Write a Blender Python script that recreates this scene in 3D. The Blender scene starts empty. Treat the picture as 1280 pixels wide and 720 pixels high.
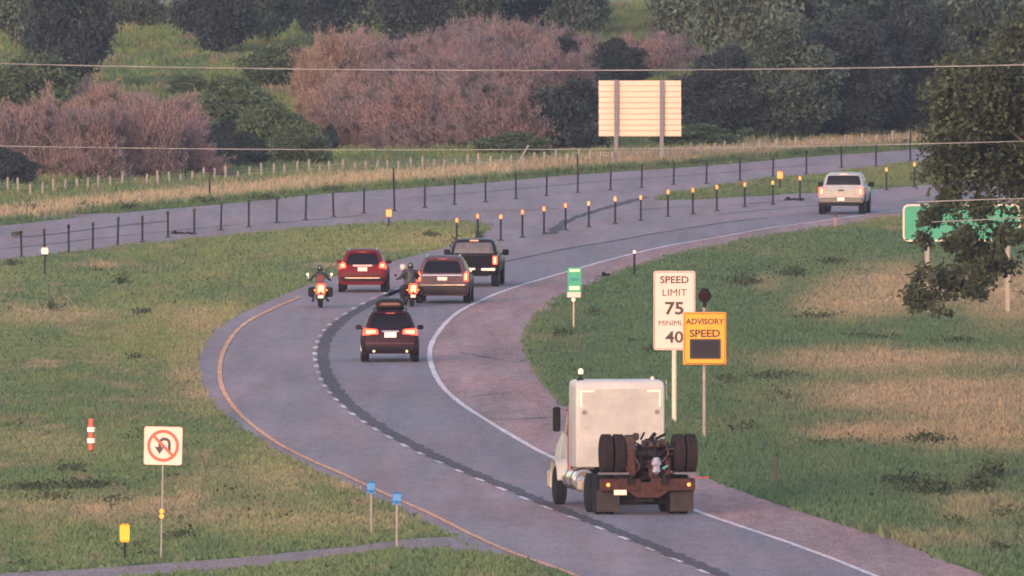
import bpy, bmesh, math, random
import numpy as np
from mathutils import Vector, Matrix, geometry
R = math.radians
random.seed(7); rng = np.random.default_rng(11)
scene = bpy.context.scene
COL = scene.collection

# ------------------------------------------------------------------ camera, sky, sun, exposure
CAM_H = 19.5; F = 24000.0; W0, H0 = 1280.0, 720.0
PITCH = math.atan(636.0 / F)
cam_d = bpy.data.cameras.new('camera'); cam = bpy.data.objects.new('camera', cam_d); COL.objects.link(cam)
cam.location = (0, 0, CAM_H); cam.rotation_euler = (math.pi/2 - PITCH, 0, 0)
cam_d.sensor_width = 36; cam_d.lens = F * 36 / W0
cam_d.clip_start = 5; cam_d.clip_end = 9000
scene.camera = cam

SUN_EL, SUN_AZ = 9.0, 200.0        # low sun behind the camera; azimuth clockwise from +Y
world = bpy.data.worlds.new('World'); scene.world = world; world.use_nodes = True
nt = world.node_tree; nt.nodes.clear()
sky = nt.nodes.new('ShaderNodeTexSky'); sky.sky_type = 'NISHITA'; sky.sun_disc = False
sky.sun_elevation = R(SUN_EL); sky.sun_rotation = R(SUN_AZ); sky.air_density = 1.2; sky.dust_density = 2.5; sky.ozone_density = 1.5
tint = nt.nodes.new('ShaderNodeMix'); tint.data_type = 'RGBA'; tint.blend_type = 'MULTIPLY'; tint.inputs[0].default_value = 1.0
tint.inputs[7].default_value = (1.04, 0.965, 1.01, 1)
bg = nt.nodes.new('ShaderNodeBackground'); bg.inputs[1].default_value = 0.15
wo = nt.nodes.new('ShaderNodeOutputWorld')
nt.links.new(sky.outputs[0], tint.inputs[6]); nt.links.new(tint.outputs[2], bg.inputs[0]); nt.links.new(bg.outputs[0], wo.inputs[0])
sl = bpy.data.lights.new('sun', 'SUN'); sl.energy = 0.50; sl.angle = R(20); sl.color = (1.0, 0.74, 0.66)
so = bpy.data.objects.new('sun', sl); COL.objects.link(so)
az = R(SUN_AZ); el = R(SUN_EL)
sv = Vector((math.sin(az)*math.cos(el), math.cos(az)*math.cos(el), math.sin(el)))
so.rotation_euler = sv.to_track_quat('Z', 'Y').to_euler(); so.location = sv * 200
vs = scene.view_settings
vs.view_transform = 'Standard'; vs.look = 'None'; vs.gamma = 1.0; vs.exposure = 1.66
scene.cycles.max_bounces = 5; scene.cycles.volume_bounces = 0
scene.cycles.use_denoising = True
scene.cycles.filter_width = 1.8

# ------------------------------------------------------------------ picture <-> place
FWD = np.array((0, math.cos(PITCH), -math.sin(PITCH))); UPV = np.array((0, math.sin(PITCH), math.cos(PITCH)))
def hgt(Y):
    Y = np.asarray(Y, float)
    return 0.013 * np.clip(Y - 1020, 0, 330) + 0.002*np.clip(Y-1350, 0, 3000)
def G(px, py, z0=0.0):
    """ground point seen at a photograph position"""
    d = FWD + np.array((1., 0, 0))*(px - 640)/F + UPV*(360 - py)/F
    a, b = 100., 6000.
    for _ in range(50):
        m = (a + b)/2
        if CAM_H + m*d[2] > float(hgt(m*d[1])) + z0: a = m
        else: b = m
    return (a*d[0], a*d[1], float(hgt(a*d[1])) + z0)
def GA(P, z0=0.0): return [G(x, y, z0) for x, y in P]
def AT(px, py, Y):
    d = FWD + np.array((1., 0, 0))*(px - 640)/F + UPV*(360 - py)/F
    t = Y/d[1]; return (t*d[0], Y, CAM_H + t*d[2])
def PXM(Y): return F/Y
def proj(X, Y, Z):
    zz = Z - CAM_H
    dep = Y*FWD[1] + zz*FWD[2]
    return 640 + X/dep*F, 360 - (Y*UPV[1] + zz*UPV[2])/dep*F
def dens(P, k=8):
    P = [np.array(p, float) for p in P]; Q = [2*P[0]-P[1]] + P + [2*P[-1]-P[-2]]
    out = []
    for i in range(1, len(Q)-2):
        p0, p1, p2, p3 = Q[i-1:i+3]
        for j in range(k):
            t = j/k
            out.append(tuple(0.5*((2*p1) + (-p0+p2)*t + (2*p0-5*p1+4*p2-p3)*t*t + (-p0+3*p1-3*p2+p3)*t**3)))
    out.append(tuple(P[-1])); return out
def h2(i, j, s):
    v = (i.astype(np.int64)*374761393 + j.astype(np.int64)*668265263 + s*982451653) & 0x7fffffff
    v = ((v ^ (v >> 13))*1274126177) & 0x7fffffff
    return ((v ^ (v >> 16)) & 0xffff)/65535.0
def vn(x, y, s=0):
    xi = np.floor(x); yi = np.floor(y); fx = x-xi; fy = y-yi
    fx = fx*fx*(3-2*fx); fy = fy*fy*(3-2*fy)
    a = h2(xi, yi, s); b = h2(xi+1, yi, s); c = h2(xi, yi+1, s); d = h2(xi+1, yi+1, s)
    return (a*(1-fx)+b*fx)*(1-fy) + (c*(1-fx)+d*fx)*fy
def fbm(x, y, s=0, o=4):
    r = 0; a = .5; t = 0
    for k in range(o): r = r + a*vn(x*2**k, y*2**k, s+k); t += a; a *= .55
    return r/t
def inpoly(px, py, P):
    c = np.zeros(px.shape, bool); n = len(P); j = n-1
    for i in range(n):
        xi, yi = P[i]; xj, yj = P[j]
        if yi != yj:
            c ^= ((yi > py) != (yj > py)) & (px < (xj-xi)*(py-yi)/(yj-yi) + xi)
        j = i
    return c

# ------------------------------------------------------------------ materials
MATS = {}
def mat(name, col, rough=.6, metal=0., emit=0., ecol=None, var=.12, scale=6., bump=0., spec=.5, coat=0., attr=None, isl=0., up=0., leaf=0.):
    if name in MATS: return MATS[name]
    m = bpy.data.materials.new(name); m.use_nodes = True; t = m.node_tree; N = t.nodes; L = t.links
    b = N['Principled BSDF']
    tc = N.new('ShaderNodeTexCoord'); no = N.new('ShaderNodeTexNoise'); no.inputs['Scale'].default_value = scale
    no.inputs['Detail'].default_value = 5; no.inputs['Roughness'].default_value = .65
    L.new(tc.outputs['Object'], no.inputs['Vector'])
    mr = N.new('ShaderNodeMapRange'); mr.inputs[1].default_value = .3; mr.inputs[2].default_value = .7
    mr.inputs[3].default_value = 1-var; mr.inputs[4].default_value = 1+var
    L.new(no.outputs[0], mr.inputs[0])
    fac = mr.outputs[0]
    if isl:
        ge = N.new('ShaderNodeNewGeometry'); m2 = N.new('ShaderNodeMapRange')
        m2.inputs[3].default_value = 1-isl; m2.inputs[4].default_value = 1+isl
        L.new(ge.outputs['Random Per Island'], m2.inputs[0])
        mm = N.new('ShaderNodeMath'); mm.operation = 'MULTIPLY'
        L.new(fac, mm.inputs[0]); L.new(m2.outputs[0], mm.inputs[1]); fac = mm.outputs[0]
    vm = N.new('ShaderNodeVectorMath'); vm.operation = 'SCALE'
    if attr:
        at = N.new('ShaderNodeAttribute'); at.attribute_name = attr; L.new(at.outputs['Color'], vm.inputs[0])
    else: vm.inputs[0].default_value = col[:3]
    L.new(fac, vm.inputs['Scale']); L.new(vm.outputs[0], b.inputs['Base Color'])
    b.inputs['Roughness'].default_value = rough; b.inputs['Metallic'].default_value = metal
    b.inputs['Specular IOR Level'].default_value = spec; b.inputs['Coat Weight'].default_value = coat
    if emit:
        b.inputs['Emission Color'].default_value = (*(ecol or col), 1); b.inputs['Emission Strength'].default_value = emit
    if bump:
        bu = N.new('ShaderNodeBump'); bu.inputs['Strength'].default_value = bump; bu.inputs['Distance'].default_value = .02
        L.new(no.outputs[0], bu.inputs['Height']); L.new(bu.outputs[0], b.inputs['Normal'])
    if up:      # blades and leaves scatter light: shade them part way towards the canopy's upward normal
        ge2 = N.new('ShaderNodeNewGeometry'); a_ = N.new('ShaderNodeVectorMath'); a_.operation = 'SCALE'; a_.inputs['Scale'].default_value = 1-up
        c_ = N.new('ShaderNodeVectorMath'); c_.operation = 'ADD'; c_.inputs[1].default_value = (0, 0, up); d_ = N.new('ShaderNodeVectorMath'); d_.operation = 'NORMALIZE'
        L.new(ge2.outputs['Normal'], a_.inputs[0]); L.new(a_.outputs[0], c_.inputs[0]); L.new(c_.outputs[0], d_.inputs[0]); L.new(d_.outputs[0], b.inputs['Normal'])
    if leaf:     # thin blades let light through
        tr_ = N.new('ShaderNodeBsdfTranslucent'); mx = N.new('ShaderNodeMixShader'); mx.inputs[0].default_value = leaf
        L.new(vm.outputs[0], tr_.inputs['Color']); L.new(b.outputs[0], mx.inputs[1]); L.new(tr_.outputs[0], mx.inputs[2]); L.new(mx.outputs[0], N['Material Output'].inputs['Surface'])
        if up: L.new(d_.outputs[0], tr_.inputs['Normal'])
    MATS[name] = m; return m

def asphalt(name, col, streak=.18, grain=.16):
    m = bpy.data.materials.new(name); m.use_nodes = True; t = m.node_tree; N = t.nodes; L = t.links; b = N['Principled BSDF']
    tc = N.new('ShaderNodeTexCoord')
    def noise(sx, sy, det=4):
        mp = N.new('ShaderNodeMapping'); mp.inputs['Scale'].default_value = (sx, sy, 1); L.new(tc.outputs['Object'], mp.inputs[0])
        n = N.new('ShaderNodeTexNoise'); n.inputs['Scale'].default_value = 1; n.inputs['Detail'].default_value = det; n.inputs['Roughness'].default_value = .6
        L.new(mp.outputs[0], n.inputs['Vector']); return n.outputs[0]
    def rng_(s, lo, hi, a=.3, c=.7):
        r = N.new('ShaderNodeMapRange'); r.inputs[1].default_value = a; r.inputs[2].default_value = c; r.inputs[3].default_value = lo; r.inputs[4].default_value = hi
        L.new(s, r.inputs[0]); return r.outputs[0]
    def mul(a, c):
        x = N.new('ShaderNodeMath'); x.operation = 'MULTIPLY'; L.new(a, x.inputs[0]); L.new(c, x.inputs[1]); return x.outputs[0]
    f = mul(rng_(noise(.9, .03), 1-streak, 1+streak), rng_(noise(.25, .05, 3), 1-streak*.7, 1+streak*.7))
    f = mul(f, rng_(noise(14, .9, 3), 1-grain, 1+grain))
    f = mul(f, rng_(noise(3.0, .35, 5), 1-grain*.7, 1+grain*.7))
    hue = N.new('ShaderNodeMix'); hue.data_type = 'RGBA'
    hue.inputs[6].default_value = (*col, 1); hue.inputs[7].default_value = (col[0]*1.16, col[1]*.97, col[2]*.94, 1)
    L.new(rng_(noise(.5, .04, 4), 0, 1, .38, .62), hue.inputs[0])
    vm = N.new('ShaderNodeVectorMath'); vm.operation = 'SCALE'; L.new(hue.outputs[2], vm.inputs[0]); L.new(f, vm.inputs['Scale'])
    L.new(vm.outputs[0], b.inputs['Base Color']); b.inputs['Roughness'].default_value = .9; b.inputs['Specular IOR Level'].default_value = .15
    return m

# ------------------------------------------------------------------ mesh helpers
class MB:
    def __init__(s): s.v = []; s.f = []
    def add(s, V, Fc):
        o = len(s.v); s.v += [tuple(v) for v in V]; s.f += [tuple(i+o for i in f) for f in Fc]; return s
    def box(s, c, d, rz=0, rx=0, ry=0, tw=1.0, tl=1.0):
        M = Matrix.Rotation(rz, 3, 'Z') @ Matrix.Rotation(ry, 3, 'Y') @ Matrix.Rotation(rx, 3, 'X'); V = []
        for z in (-.5, .5):
            k = tw if z > 0 else 1; l = tl if z > 0 else 1
            for x, y in ((-.5, -.5), (.5, -.5), (.5, .5), (-.5, .5)):
                V.append(Vector(c) + M @ Vector((x*d[0]*k, y*d[1]*l, z*d[2])))
        return s.add(V, [(3, 2, 1, 0), (4, 5, 6, 7), (0, 1, 5, 4), (1, 2, 6, 5), (2, 3, 7, 6), (3, 0, 4, 7)])
    def cbox(s, c, d, r=.03, rz=0, rx=0):
        """box with chamfered edges all round"""
        M = Matrix.Rotation(rz, 3, 'Z') @ Matrix.Rotation(rx, 3, 'X'); V = []; hx, hy, hz = d[0]/2, d[1]/2, d[2]/2
        rings = [(hx-r, hy-r, -hz), (hx, hy, -hz+r), (hx, hy, hz-r), (hx-r, hy-r, hz)]
        Fc = []
        for (a, b, z) in rings:
            q = min(r, a*.5, b*.5)
            for x, y in ((-a+q, -b), (a-q, -b), (a, -b+q), (a, b-q), (a-q, b), (-a+q, b), (-a, b-q), (-a, -b+q)):
                V.append(Vector(c) + M @ Vector((x, y, z)))
        for k in range(3):
            for i in range(8): j = (i+1) % 8; Fc.append((k*8+i, k*8+j, k*8+8+j, k*8+8+i))
        Fc.append(tuple(range(7, -1, -1))); Fc.append(tuple(range(24, 32)))
        return s.add(V, Fc)
    def cyl(s, p0, p1, r0, r1=None, n=10, caps=True):
        r1 = r0 if r1 is None else r1; p0 = Vector(p0); p1 = Vector(p1); a = (p1-p0).normalized()
        u = a.orthogonal().normalized(); w = a.cross(u); V = []
        for p, r in ((p0, r0), (p1, r1)):
            for i in range(n): t = 2*math.pi*i/n; V.append(p + u*math.cos(t)*r + w*math.sin(t)*r)
        Fc = [(i, (i+1) % n, n+(i+1) % n, n+i) for i in range(n)]
        if caps: Fc += [tuple(range(n-1, -1, -1)), tuple(range(n, 2*n))]
        return s.add(V, Fc)
    def tube(s, P, r, n=6):
        P = [Vector(p) for p in P]; V = []; m = len(P)
        rr = r if isinstance(r, (list, tuple)) else [r]*m
        u = None
        for k, p in enumerate(P):
            a = (P[min(k+1, m-1)] - P[max(k-1, 0)]).normalized()
            u = a.orthogonal().normalized() if u is None else (u - a*u.dot(a)).normalized()
            w = a.cross(u)
            for i in range(n): t = 2*math.pi*i/n; V.append(p + (u*math.cos(t) + w*math.sin(t))*rr[k])
        Fc = [(k*n+i, k*n+(i+1) % n, k*n+n+(i+1) % n, k*n+n+i) for k in range(m-1) for i in range(n)]
        Fc += [tuple(range(n-1, -1, -1)), tuple(range((m-1)*n, m*n))]
        return s.add(V, Fc)
    def lathe(s, c, prof, axis='X', n=20):
        """prof: (axial, radius)"""
        V = []; Fc = []; m = len(prof)
        for a, r in prof:
            for i in range(n):
                t = 2*math.pi*i/n; p, q = r*math.cos(t), r*math.sin(t)
                d = {'X': (a, p, q), 'Y': (p, a, q), 'Z': (p, q, a)}[axis]
                V.append((c[0]+d[0], c[1]+d[1], c[2]+d[2]))
        for k in range(m-1):
            for i in range(n): Fc.append((k*n+i, k*n+(i+1) % n, k*n+n+(i+1) % n, k*n+n+i))
        Fc.append(tuple(range(n-1, -1, -1))); Fc.append(tuple(range((m-1)*n, m*n)))
        return s.add(V, Fc)
    def slab(s, P, fn, depth):
        """2D outline P -> fn(u, v, d): a plate with thickness"""
        n = len(P); V = [fn(u, v, 0) for u, v in P] + [fn(u, v, depth) for u, v in P]
        T = geometry.tessellate_polygon([[Vector((u, v, 0)) for u, v in P]])
        Fc = [tuple(t) for t in T] + [tuple(i+n for i in reversed(t)) for t in T]
        Fc += [(i, (i+1) % n, n+(i+1) % n, n+i) for i in range(n)]
        return s.add(V, Fc)
    def build(s, name, m, parent=None, smooth=40, loc=None):
        me = bpy.data.meshes.new(name); me.from_pydata(s.v, [], s.f)
        b = bmesh.new(); b.from_mesh(me); bmesh.ops.recalc_face_normals(b, faces=b.faces); b.to_mesh(me); b.free()
        if smooth:
            me.polygons.foreach_set('use_smooth', [True]*len(me.polygons)); me.set_sharp_from_angle(angle=R(smooth))
        me.materials.append(m); o = bpy.data.objects.new(name, me); COL.objects.link(o)
        if parent: o.parent = parent
        if loc: o.location = loc
        return o
def rrect(w, h, r, cx=0, cz=0, k=4):
    P = []
    for ax, az, a0 in ((w/2-r, -h/2+r, -90), (w/2-r, h/2-r, 0), (-w/2+r, h/2-r, 90), (-w/2+r, -h/2+r, 180)):
        for i in range(k+1): a = R(a0+90*i/k); P.append((cx+ax+r*math.cos(a), cz+az+r*math.sin(a)))
    return P
def back(y): return lambda u, v, d: (u, y+d, v)
def tag(o, label, cat, group=None):
    o['label'] = label; o['category'] = cat
    if group: o['group'] = group
    return o
def thing(name, label, cat, loc=(0, 0, 0), rz=0, group=None):
    o = bpy.data.objects.new(name, None); COL.objects.link(o); o.location = loc; o.rotation_euler = (0, 0, rz)
    o.empty_display_size = .3; return tag(o, label, cat, group)
def dup(root, loc, rz=0, label=None, group=None, scale=None):
    r = root.copy(); COL.objects.link(r); r.location = loc; r.rotation_euler = (0, 0, rz)
    if label: r['label'] = label
    if group: r['group'] = group
    if scale: r.scale = scale
    for ch in list(root.children):
        c = ch.copy(); COL.objects.link(c); c.parent = r
        for g in ch.children: d = g.copy(); COL.objects.link(d); d.parent = c
    return r
def npmesh(name, V, Fc, m, parent=None, col=None):
    me = bpy.data.meshes.new(name); k = Fc.shape[1]
    me.vertices.add(len(V)); me.vertices.foreach_set('co', V.astype(np.float32).ravel())
    me.loops.add(Fc.size); me.loops.foreach_set('vertex_index', Fc.astype(np.int32).ravel())
    me.polygons.add(len(Fc)); me.polygons.foreach_set('loop_start', np.arange(0, Fc.size, k, dtype=np.int32))
    me.update(calc_edges=True)
    if col is not None:
        a = me.color_attributes.new('Col', 'FLOAT_COLOR', 'POINT')
        a.data.foreach_set('color', np.concatenate([col, np.ones((len(col), 1))], 1).astype(np.float32).ravel())
    me.materials.append(m); o = bpy.data.objects.new(name, me); COL.objects.link(o)
    if parent: o.parent = parent
    return o
def kind(o, k): o['kind'] = k; return o

# ------------------------------------------------------------------ outlines of the pavement (photograph positions)
L_EDGE = [(1560, 1130), (1000, 872), (800, 772), (705, 722), (652, 704), (606, 690), (560, 668), (500, 641), (440, 612), (380, 585), (330, 556), (285, 525), (257, 495),
          (245, 465), (250, 438), (266, 415), (290, 398), (325, 381), (370, 362), (420, 345), (470, 332), (520, 319), (560, 308), (592, 297), (614, 287)]
MED_TOP = [(614, 284), (600, 279), (570, 277), (520, 277), (480, 279), (400, 284), (280, 295), (160, 308), (60, 319), (0, 326), (-200, 350), (-500, 390)]
FAR_TOP = [(-500, 330), (-200, 298), (0, 282), (60, 276), (120, 269), (200, 262), (280, 255), (400, 243), (500, 236), (600, 229), (700, 220), (800, 213), (900, 206), (1000, 197), (1100, 190), (1200, 182), (1400, 168), (1700, 150)]
ISL_TOP = [(1700, 170), (1400, 184), (1280, 192), (1150, 203), (1100, 209), (1040, 216), (960, 224), (900, 232), (860, 239), (817, 248)]
ISL_BOT = [(822, 250), (850, 250), (880, 249), (930, 246), (1000, 242), (1050, 240), (1100, 236), (1150, 232), (1280, 223), (1400, 216), (1700, 200)]
R_EDGE = [(1700, 226), (1400, 243), (1280, 252), (1140, 268), (1060, 279), (1000, 290), (930, 301), (850, 317), (780, 338), (720, 362), (690, 379), (668, 399), (656, 421),
          (660, 447), (680, 481), (725, 524), (790, 560), (880, 597), (960, 627), (1050, 656), (1120, 677), (1180, 702), (1235, 722), (1420, 800), (1700, 915), (2200, 1130)]
PAVE = dens(L_EDGE) + dens(MED_TOP) + dens(FAR_TOP) + dens(ISL_TOP) + dens(ISL_BOT) + dens(R_EDGE)
PATHP = [(-400, 735), (100, 712), (300, 697), (448, 682), (507, 674), (563, 671), (602, 689), (612, 693), (553, 688), (507, 689), (450, 694), (300, 712), (100, 730), (-400, 760)]

def sheet(name, P, m, z, jag=0.0):
    Q = [G(x, y, z) for x, y in P]
    if jag:
        Q = [(x + random.uniform(-jag, jag), y + random.uniform(-jag, jag)*6, zz) for x, y, zz in Q]
    T = geometry.tessellate_polygon([[Vector((q[0], q[1], 0)) for q in Q]])
    mb = MB(); n = len(Q)
    mb.add(Q, [tuple(t) for t in T])
    mb.add(Q + [(a, b, c-.06) for a, b, c in Q], [(i, (i+1) % n, n+(i+1) % n, n+i) for i in range(n)])
    me = bpy.data.meshes.new(name); me.from_pydata(mb.v, [], mb.f); me.materials.append(m)
    b = bmesh.new(); b.from_mesh(me)
    for f in b.faces:
        f.normal_update()
        if f.normal.z < -.5: f.normal_flip()
    b.to_mesh(me); b.free()
    o = bpy.data.objects.new(name, me); COL.objects.link(o); return kind(o, 'structure')
def ribbon(P, w, z, k=10, jag=0.0, t0=0, t1=1):
    """strip of world width w along a line in the photograph; returns verts, faces"""
    Q = [Vector(G(x, y, z)) for x, y in dens(P, k)]; n = len(Q); V = []
    for i, q in enumerate(Q):
        d = (Q[min(i+1, n-1)] - Q[max(i-1, 0)]); nn = Vector((-d.y, d.x, 0)).normalized()
        ww = w/2 * (1 + random.uniform(-jag, jag))
        V += [q + nn*ww, q - nn*ww]
    return V, [(2*i, 2*i+1, 2*i+3, 2*i+2) for i in range(n-1)]
def mark(name, parts, m):
    mb = MB()
    for V, Fc in parts: mb.add(V, Fc)
    me = bpy.data.meshes.new(name); me.from_pydata(mb.v, [], mb.f); me.materials.append(m)
    b = bmesh.new(); b.from_mesh(me)
    for f in b.faces:
        f.normal_update()
        if f.normal.z < 0: f.normal_flip()
    b.to_mesh(me); b.free()
    o = bpy.data.objects.new(name, me); COL.objects.link(o); return kind(o, 'structure')

M_ROAD = asphalt('worn_asphalt', (.252, .203, .232), .15, .16)
M_SHOULD = asphalt('reddish_shoulder_asphalt', (.300, .196, .205), .2, .26)
M_LANE = asphalt('newer_lane_asphalt', (.208, .180, .218), .13, .16)
M_TAR = asphalt('tar_seam', (.080, .070, .088), .15, .2)
M_WHITE = asphalt('white_road_paint', (.60, .55, .60), .12, .25)
M_YEL = asphalt('yellow_road_paint', (.62, .33, .20), .15, .25)
ZP = .04
road = sheet('road', PAVE, M_ROAD, ZP)
CENTER = [(1150, 830), (1000, 762), (890, 713), (830, 688), (760, 659), (700, 636), (640, 611), (580, 586), (530, 563), (480, 536), (440, 508), (415, 480), (404, 450), (407, 425), (422, 405), (447, 388), (482, 370),
          (520, 355), (560, 342), (600, 333), (640, 325), (673, 318), (713, 310), (773, 300), (817, 292), (907, 278), (957, 272), (1040, 260), (1130, 249), (1280, 236)]
WLINE = [(1500, 900), (1250, 788), (1090, 718), (1000, 683), (930, 659), (875, 640), (760, 597), (690, 571), (650, 550), (610, 526), (575, 503), (551, 480), (539, 455), (538, 435), (548, 415), (570, 392), (602, 375),
         (640, 360), (700, 342), (760, 325), (830, 308), (900, 296), (960, 285), (1020, 277), (1130, 262), (1280, 246)]
YLINE = [(1100, 890), (840, 772), (720, 719), (640, 690), (590, 668), (540, 643), (480, 616), (430, 593), (380, 571), (340, 549), (300, 517), (278, 485), (275, 455), (285, 428), (305, 405), (340, 386), (375, 371)]
def merge(a, b): return dens(a, 10) + dens(b, 10)
should = sheet('shoulder', dens(WLINE, 10) + dens([(1280, 253), (1140, 269), (1060, 280), (1000, 291), (930, 302), (850, 318), (780, 339), (721, 363), (691, 380), (670, 400), (658, 421), (662, 447), (682, 480), (727, 523), (790, 559), (880, 596),
               (960, 626), (1050, 655), (1120, 676), (1180, 701), (1235, 721), (1420, 799), (1620, 880)], 10), M_SHOULD, ZP+.004)
lane = sheet('lane_surface', dens(CENTER, 10) + dens(list(reversed(WLINE)), 10), M_LANE, ZP+.008)
for o in (should, lane): pass
mark('edge_line_white', [ribbon(WLINE, .17, ZP+.016, 14, .12)], M_WHITE)
mark('edge_line_yellow', [ribbon(YLINE, .15, ZP+.016, 14, .15)], M_YEL)
mark('tar_seam', [ribbon(CENTER[:18], .44, ZP+.012, 26, .34), ribbon(CENTER[16:27], .26, ZP+.012, 14, .3)], M_TAR)
# lane dashes beside the seam
def walk(P, z):
    Q = [Vector(G(x, y, z)) for x, y in dens(P, 30)]; S = [0]
    for a, b in zip(Q, Q[1:]): S.append(S[-1] + (b-a).length)
    return Q, S
def dash(P, z, step, ln, w, off, s0=0, s1=1e9):
    Q, S = walk(P, z); out = []; s = s0
    def at(t):
        i = max(0, min(len(S)-2, int(np.searchsorted(S, t))-1)); k = (t-S[i])/(S[i+1]-S[i]+1e-9)
        d = (Q[i+1]-Q[i]).normalized(); return Q[i].lerp(Q[i+1], k), Vector((-d.y, d.x, 0))
    while s + ln < min(S[-1], s1):
        V = []
        for t in (s, s+ln/2, s+ln):
            p, nn = at(t); V += [p + nn*(off+w/2), p + nn*(off-w/2)]
        out.append((V, [(0, 1, 3, 2), (2, 3, 5, 4)])); s += step
    return out
mark('lane_dashes', dash(CENTER[:18], ZP+.016, 6.9, 2.6, .15, .27), asphalt('worn_dash_paint', (.52, .47, .52), .25, .35))
SEAMS = [([(807, 246), (767, 257), (733, 267), (707, 277), (688, 292)], .42), ([(560, 264), (640, 263), (700, 260)], .2), ([(20, 297), (70, 292), (140, 283), (210, 276)], .25),
         ([(330, 279), (400, 274), (470, 268), (560, 265)], .14), ([(0, 311), (60, 305), (130, 297), (300, 280)], .12), ([(800, 262), (860, 258), (930, 255), (1000, 249)], .14),
         ([(1020, 205), (900, 216), (800, 223), (700, 231), (600, 240), (500, 248)], .12), ([(1095, 252), (1000, 258), (900, 268)], .1)]
mark('road_cracks', [ribbon(p, w, ZP+.012, 10, .5) for p, w in SEAMS], M_TAR)
mark('shoulder_cracks', [ribbon(p, w, ZP+.016, 8, .6) for p, w in [([(750, 345), (757, 346), (766, 346)], .5), ([(600, 523), (640, 524), (690, 521)], .12), ([(575, 440), (640, 452), (655, 450)], .07),
        ([(590, 495), (640, 490), (670, 492)], .06)]], M_TAR)
# gravel turnaround spur and upper-left ramp
pth = sheet('path', PATHP, asphalt('gravel_path', (.24, .19, .20), .12, .3), .035)
RAMP = dens([(-500, 320), (-100, 279), (0, 271), (60, 270), (120, 267), (150, 267)]) + dens([(110, 270), (60, 273), (0, 275), (-100, 285), (-500, 330)])
ramp = sheet('ramp_road', RAMP, M_ROAD, ZP-.004)

# ------------------------------------------------------------------ ground with grass
FT = np.array(dens(FAR_TOP, 6)); FT = FT[np.argsort(FT[:, 0])]
def mixc(a, b, t): t = np.clip(t, 0, 1)[:, None]; return a*(1-t) + b*t
def gcolor(X, Y):
    px, py = proj(X, Y, hgt(Y))
    n1 = fbm(X/2.2, Y/16., 3); n2 = fbm(X/.8, Y/6., 9); n3 = fbm(X/6., Y/50., 21)
    green = np.array((.092, .122, .062)); deep = np.array((.064, .098, .056)); tan = np.array((.240, .180, .125)); pinkt = np.array((.145, .122, .09)); yg = np.array((.130, .142, .068))
    C = mixc(np.tile(green, (len(X), 1)), deep, (n1-.42)*4)
    C = mixc(C, yg, (n3-.5)*4); C = mixc(C, pinkt, (n2-.57)*3.0*(.5+n3))
    C = mixc(C, tan, (n1-.62)*3)
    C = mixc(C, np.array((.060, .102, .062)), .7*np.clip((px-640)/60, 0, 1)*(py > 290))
    Z = [(1120, 362, 95, 30, 1.), (1060, 385, 70, 22, .8), (1265, 372, 60, 38, 1.), (1190, 500, 190, 26, 1.2), (1090, 455, 140, 16, 1.), (1090, 545, 90, 14, .9), (1230, 540, 110, 28, 1.), (1240, 455, 90, 12, .5), (960, 355, 25, 12, .4), (1230, 640, 60, 25, .5),
         (250, 470, 45, 45, .55), (255, 400, 60, 18, .5), (60, 395, 90, 14, .55), (110, 640, 150, 20, .45), (330, 650, 120, 22, .4), (330, 600, 80, 25, .35), (560, 300, 60, 8, .4), (1150, 680, 120, 12, .4), (60, 560, 90, 20, .3), (470, 655, 60, 12, .3)]
    for cx, cy, rx, ry, st in Z:
        r = ((px-cx)/rx)**2 + ((py-cy)/ry)**2
        C = mixc(C, tan, st*np.exp(-r**1.6)*(.55+.8*n2))
    ye = np.interp(px, FT[:, 0], FT[:, 1]); dy = ye - py
    strip = np.clip((dy-4)/4, 0, 1)*np.clip((22-dy)/6, 0, 1)*(px < 1250)
    C = mixc(C, np.array((.25, .19, .135)), strip*(.6+.7*n2))
    C = mixc(C, np.array((.055, .085, .042)), ((dy > -2) & (dy < 4))*.7)
    up = np.clip((dy-24)/8, 0, 1)
    C = mixc(C, mixc(mixc(np.tile(np.array((.070, .098, .050)), (len(X), 1)), np.array((.11, .135, .052)), (n1-.45)*5), np.array((.17, .115, .085)), (n2-.55)*4), up)
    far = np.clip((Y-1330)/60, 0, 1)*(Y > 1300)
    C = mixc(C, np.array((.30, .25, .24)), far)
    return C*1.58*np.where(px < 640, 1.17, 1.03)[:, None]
xs = np.unique(np.concatenate([np.linspace(-1600, -80, 14), np.arange(-70, 71, 1.0), np.linspace(80, 1600, 14)]))
ys = np.unique(np.concatenate([np.linspace(-250, 420, 12), np.arange(430, 1440, 2.5), np.linspace(1460, 4200, 14)]))
XX, YY = np.meshgrid(xs, ys); Xf, Yf = XX.ravel(), YY.ravel()
nx, ny = len(xs), len(ys)
idx = (np.arange(ny-1)[:, None]*nx + np.arange(nx-1)[None, :]).ravel()
Fg = np.stack([idx, idx+1, idx+nx+1, idx+nx], 1)
M_GROUND = mat('grassy_earth', (1, 1, 1), rough=.95, var=.35, scale=1.3, attr='Col', spec=.05)
ground = npmesh('ground', np.stack([Xf, Yf, hgt(Yf)], 1), Fg, M_GROUND, col=gcolor(Xf, Yf)*1.02); kind(ground, 'structure')

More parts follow.
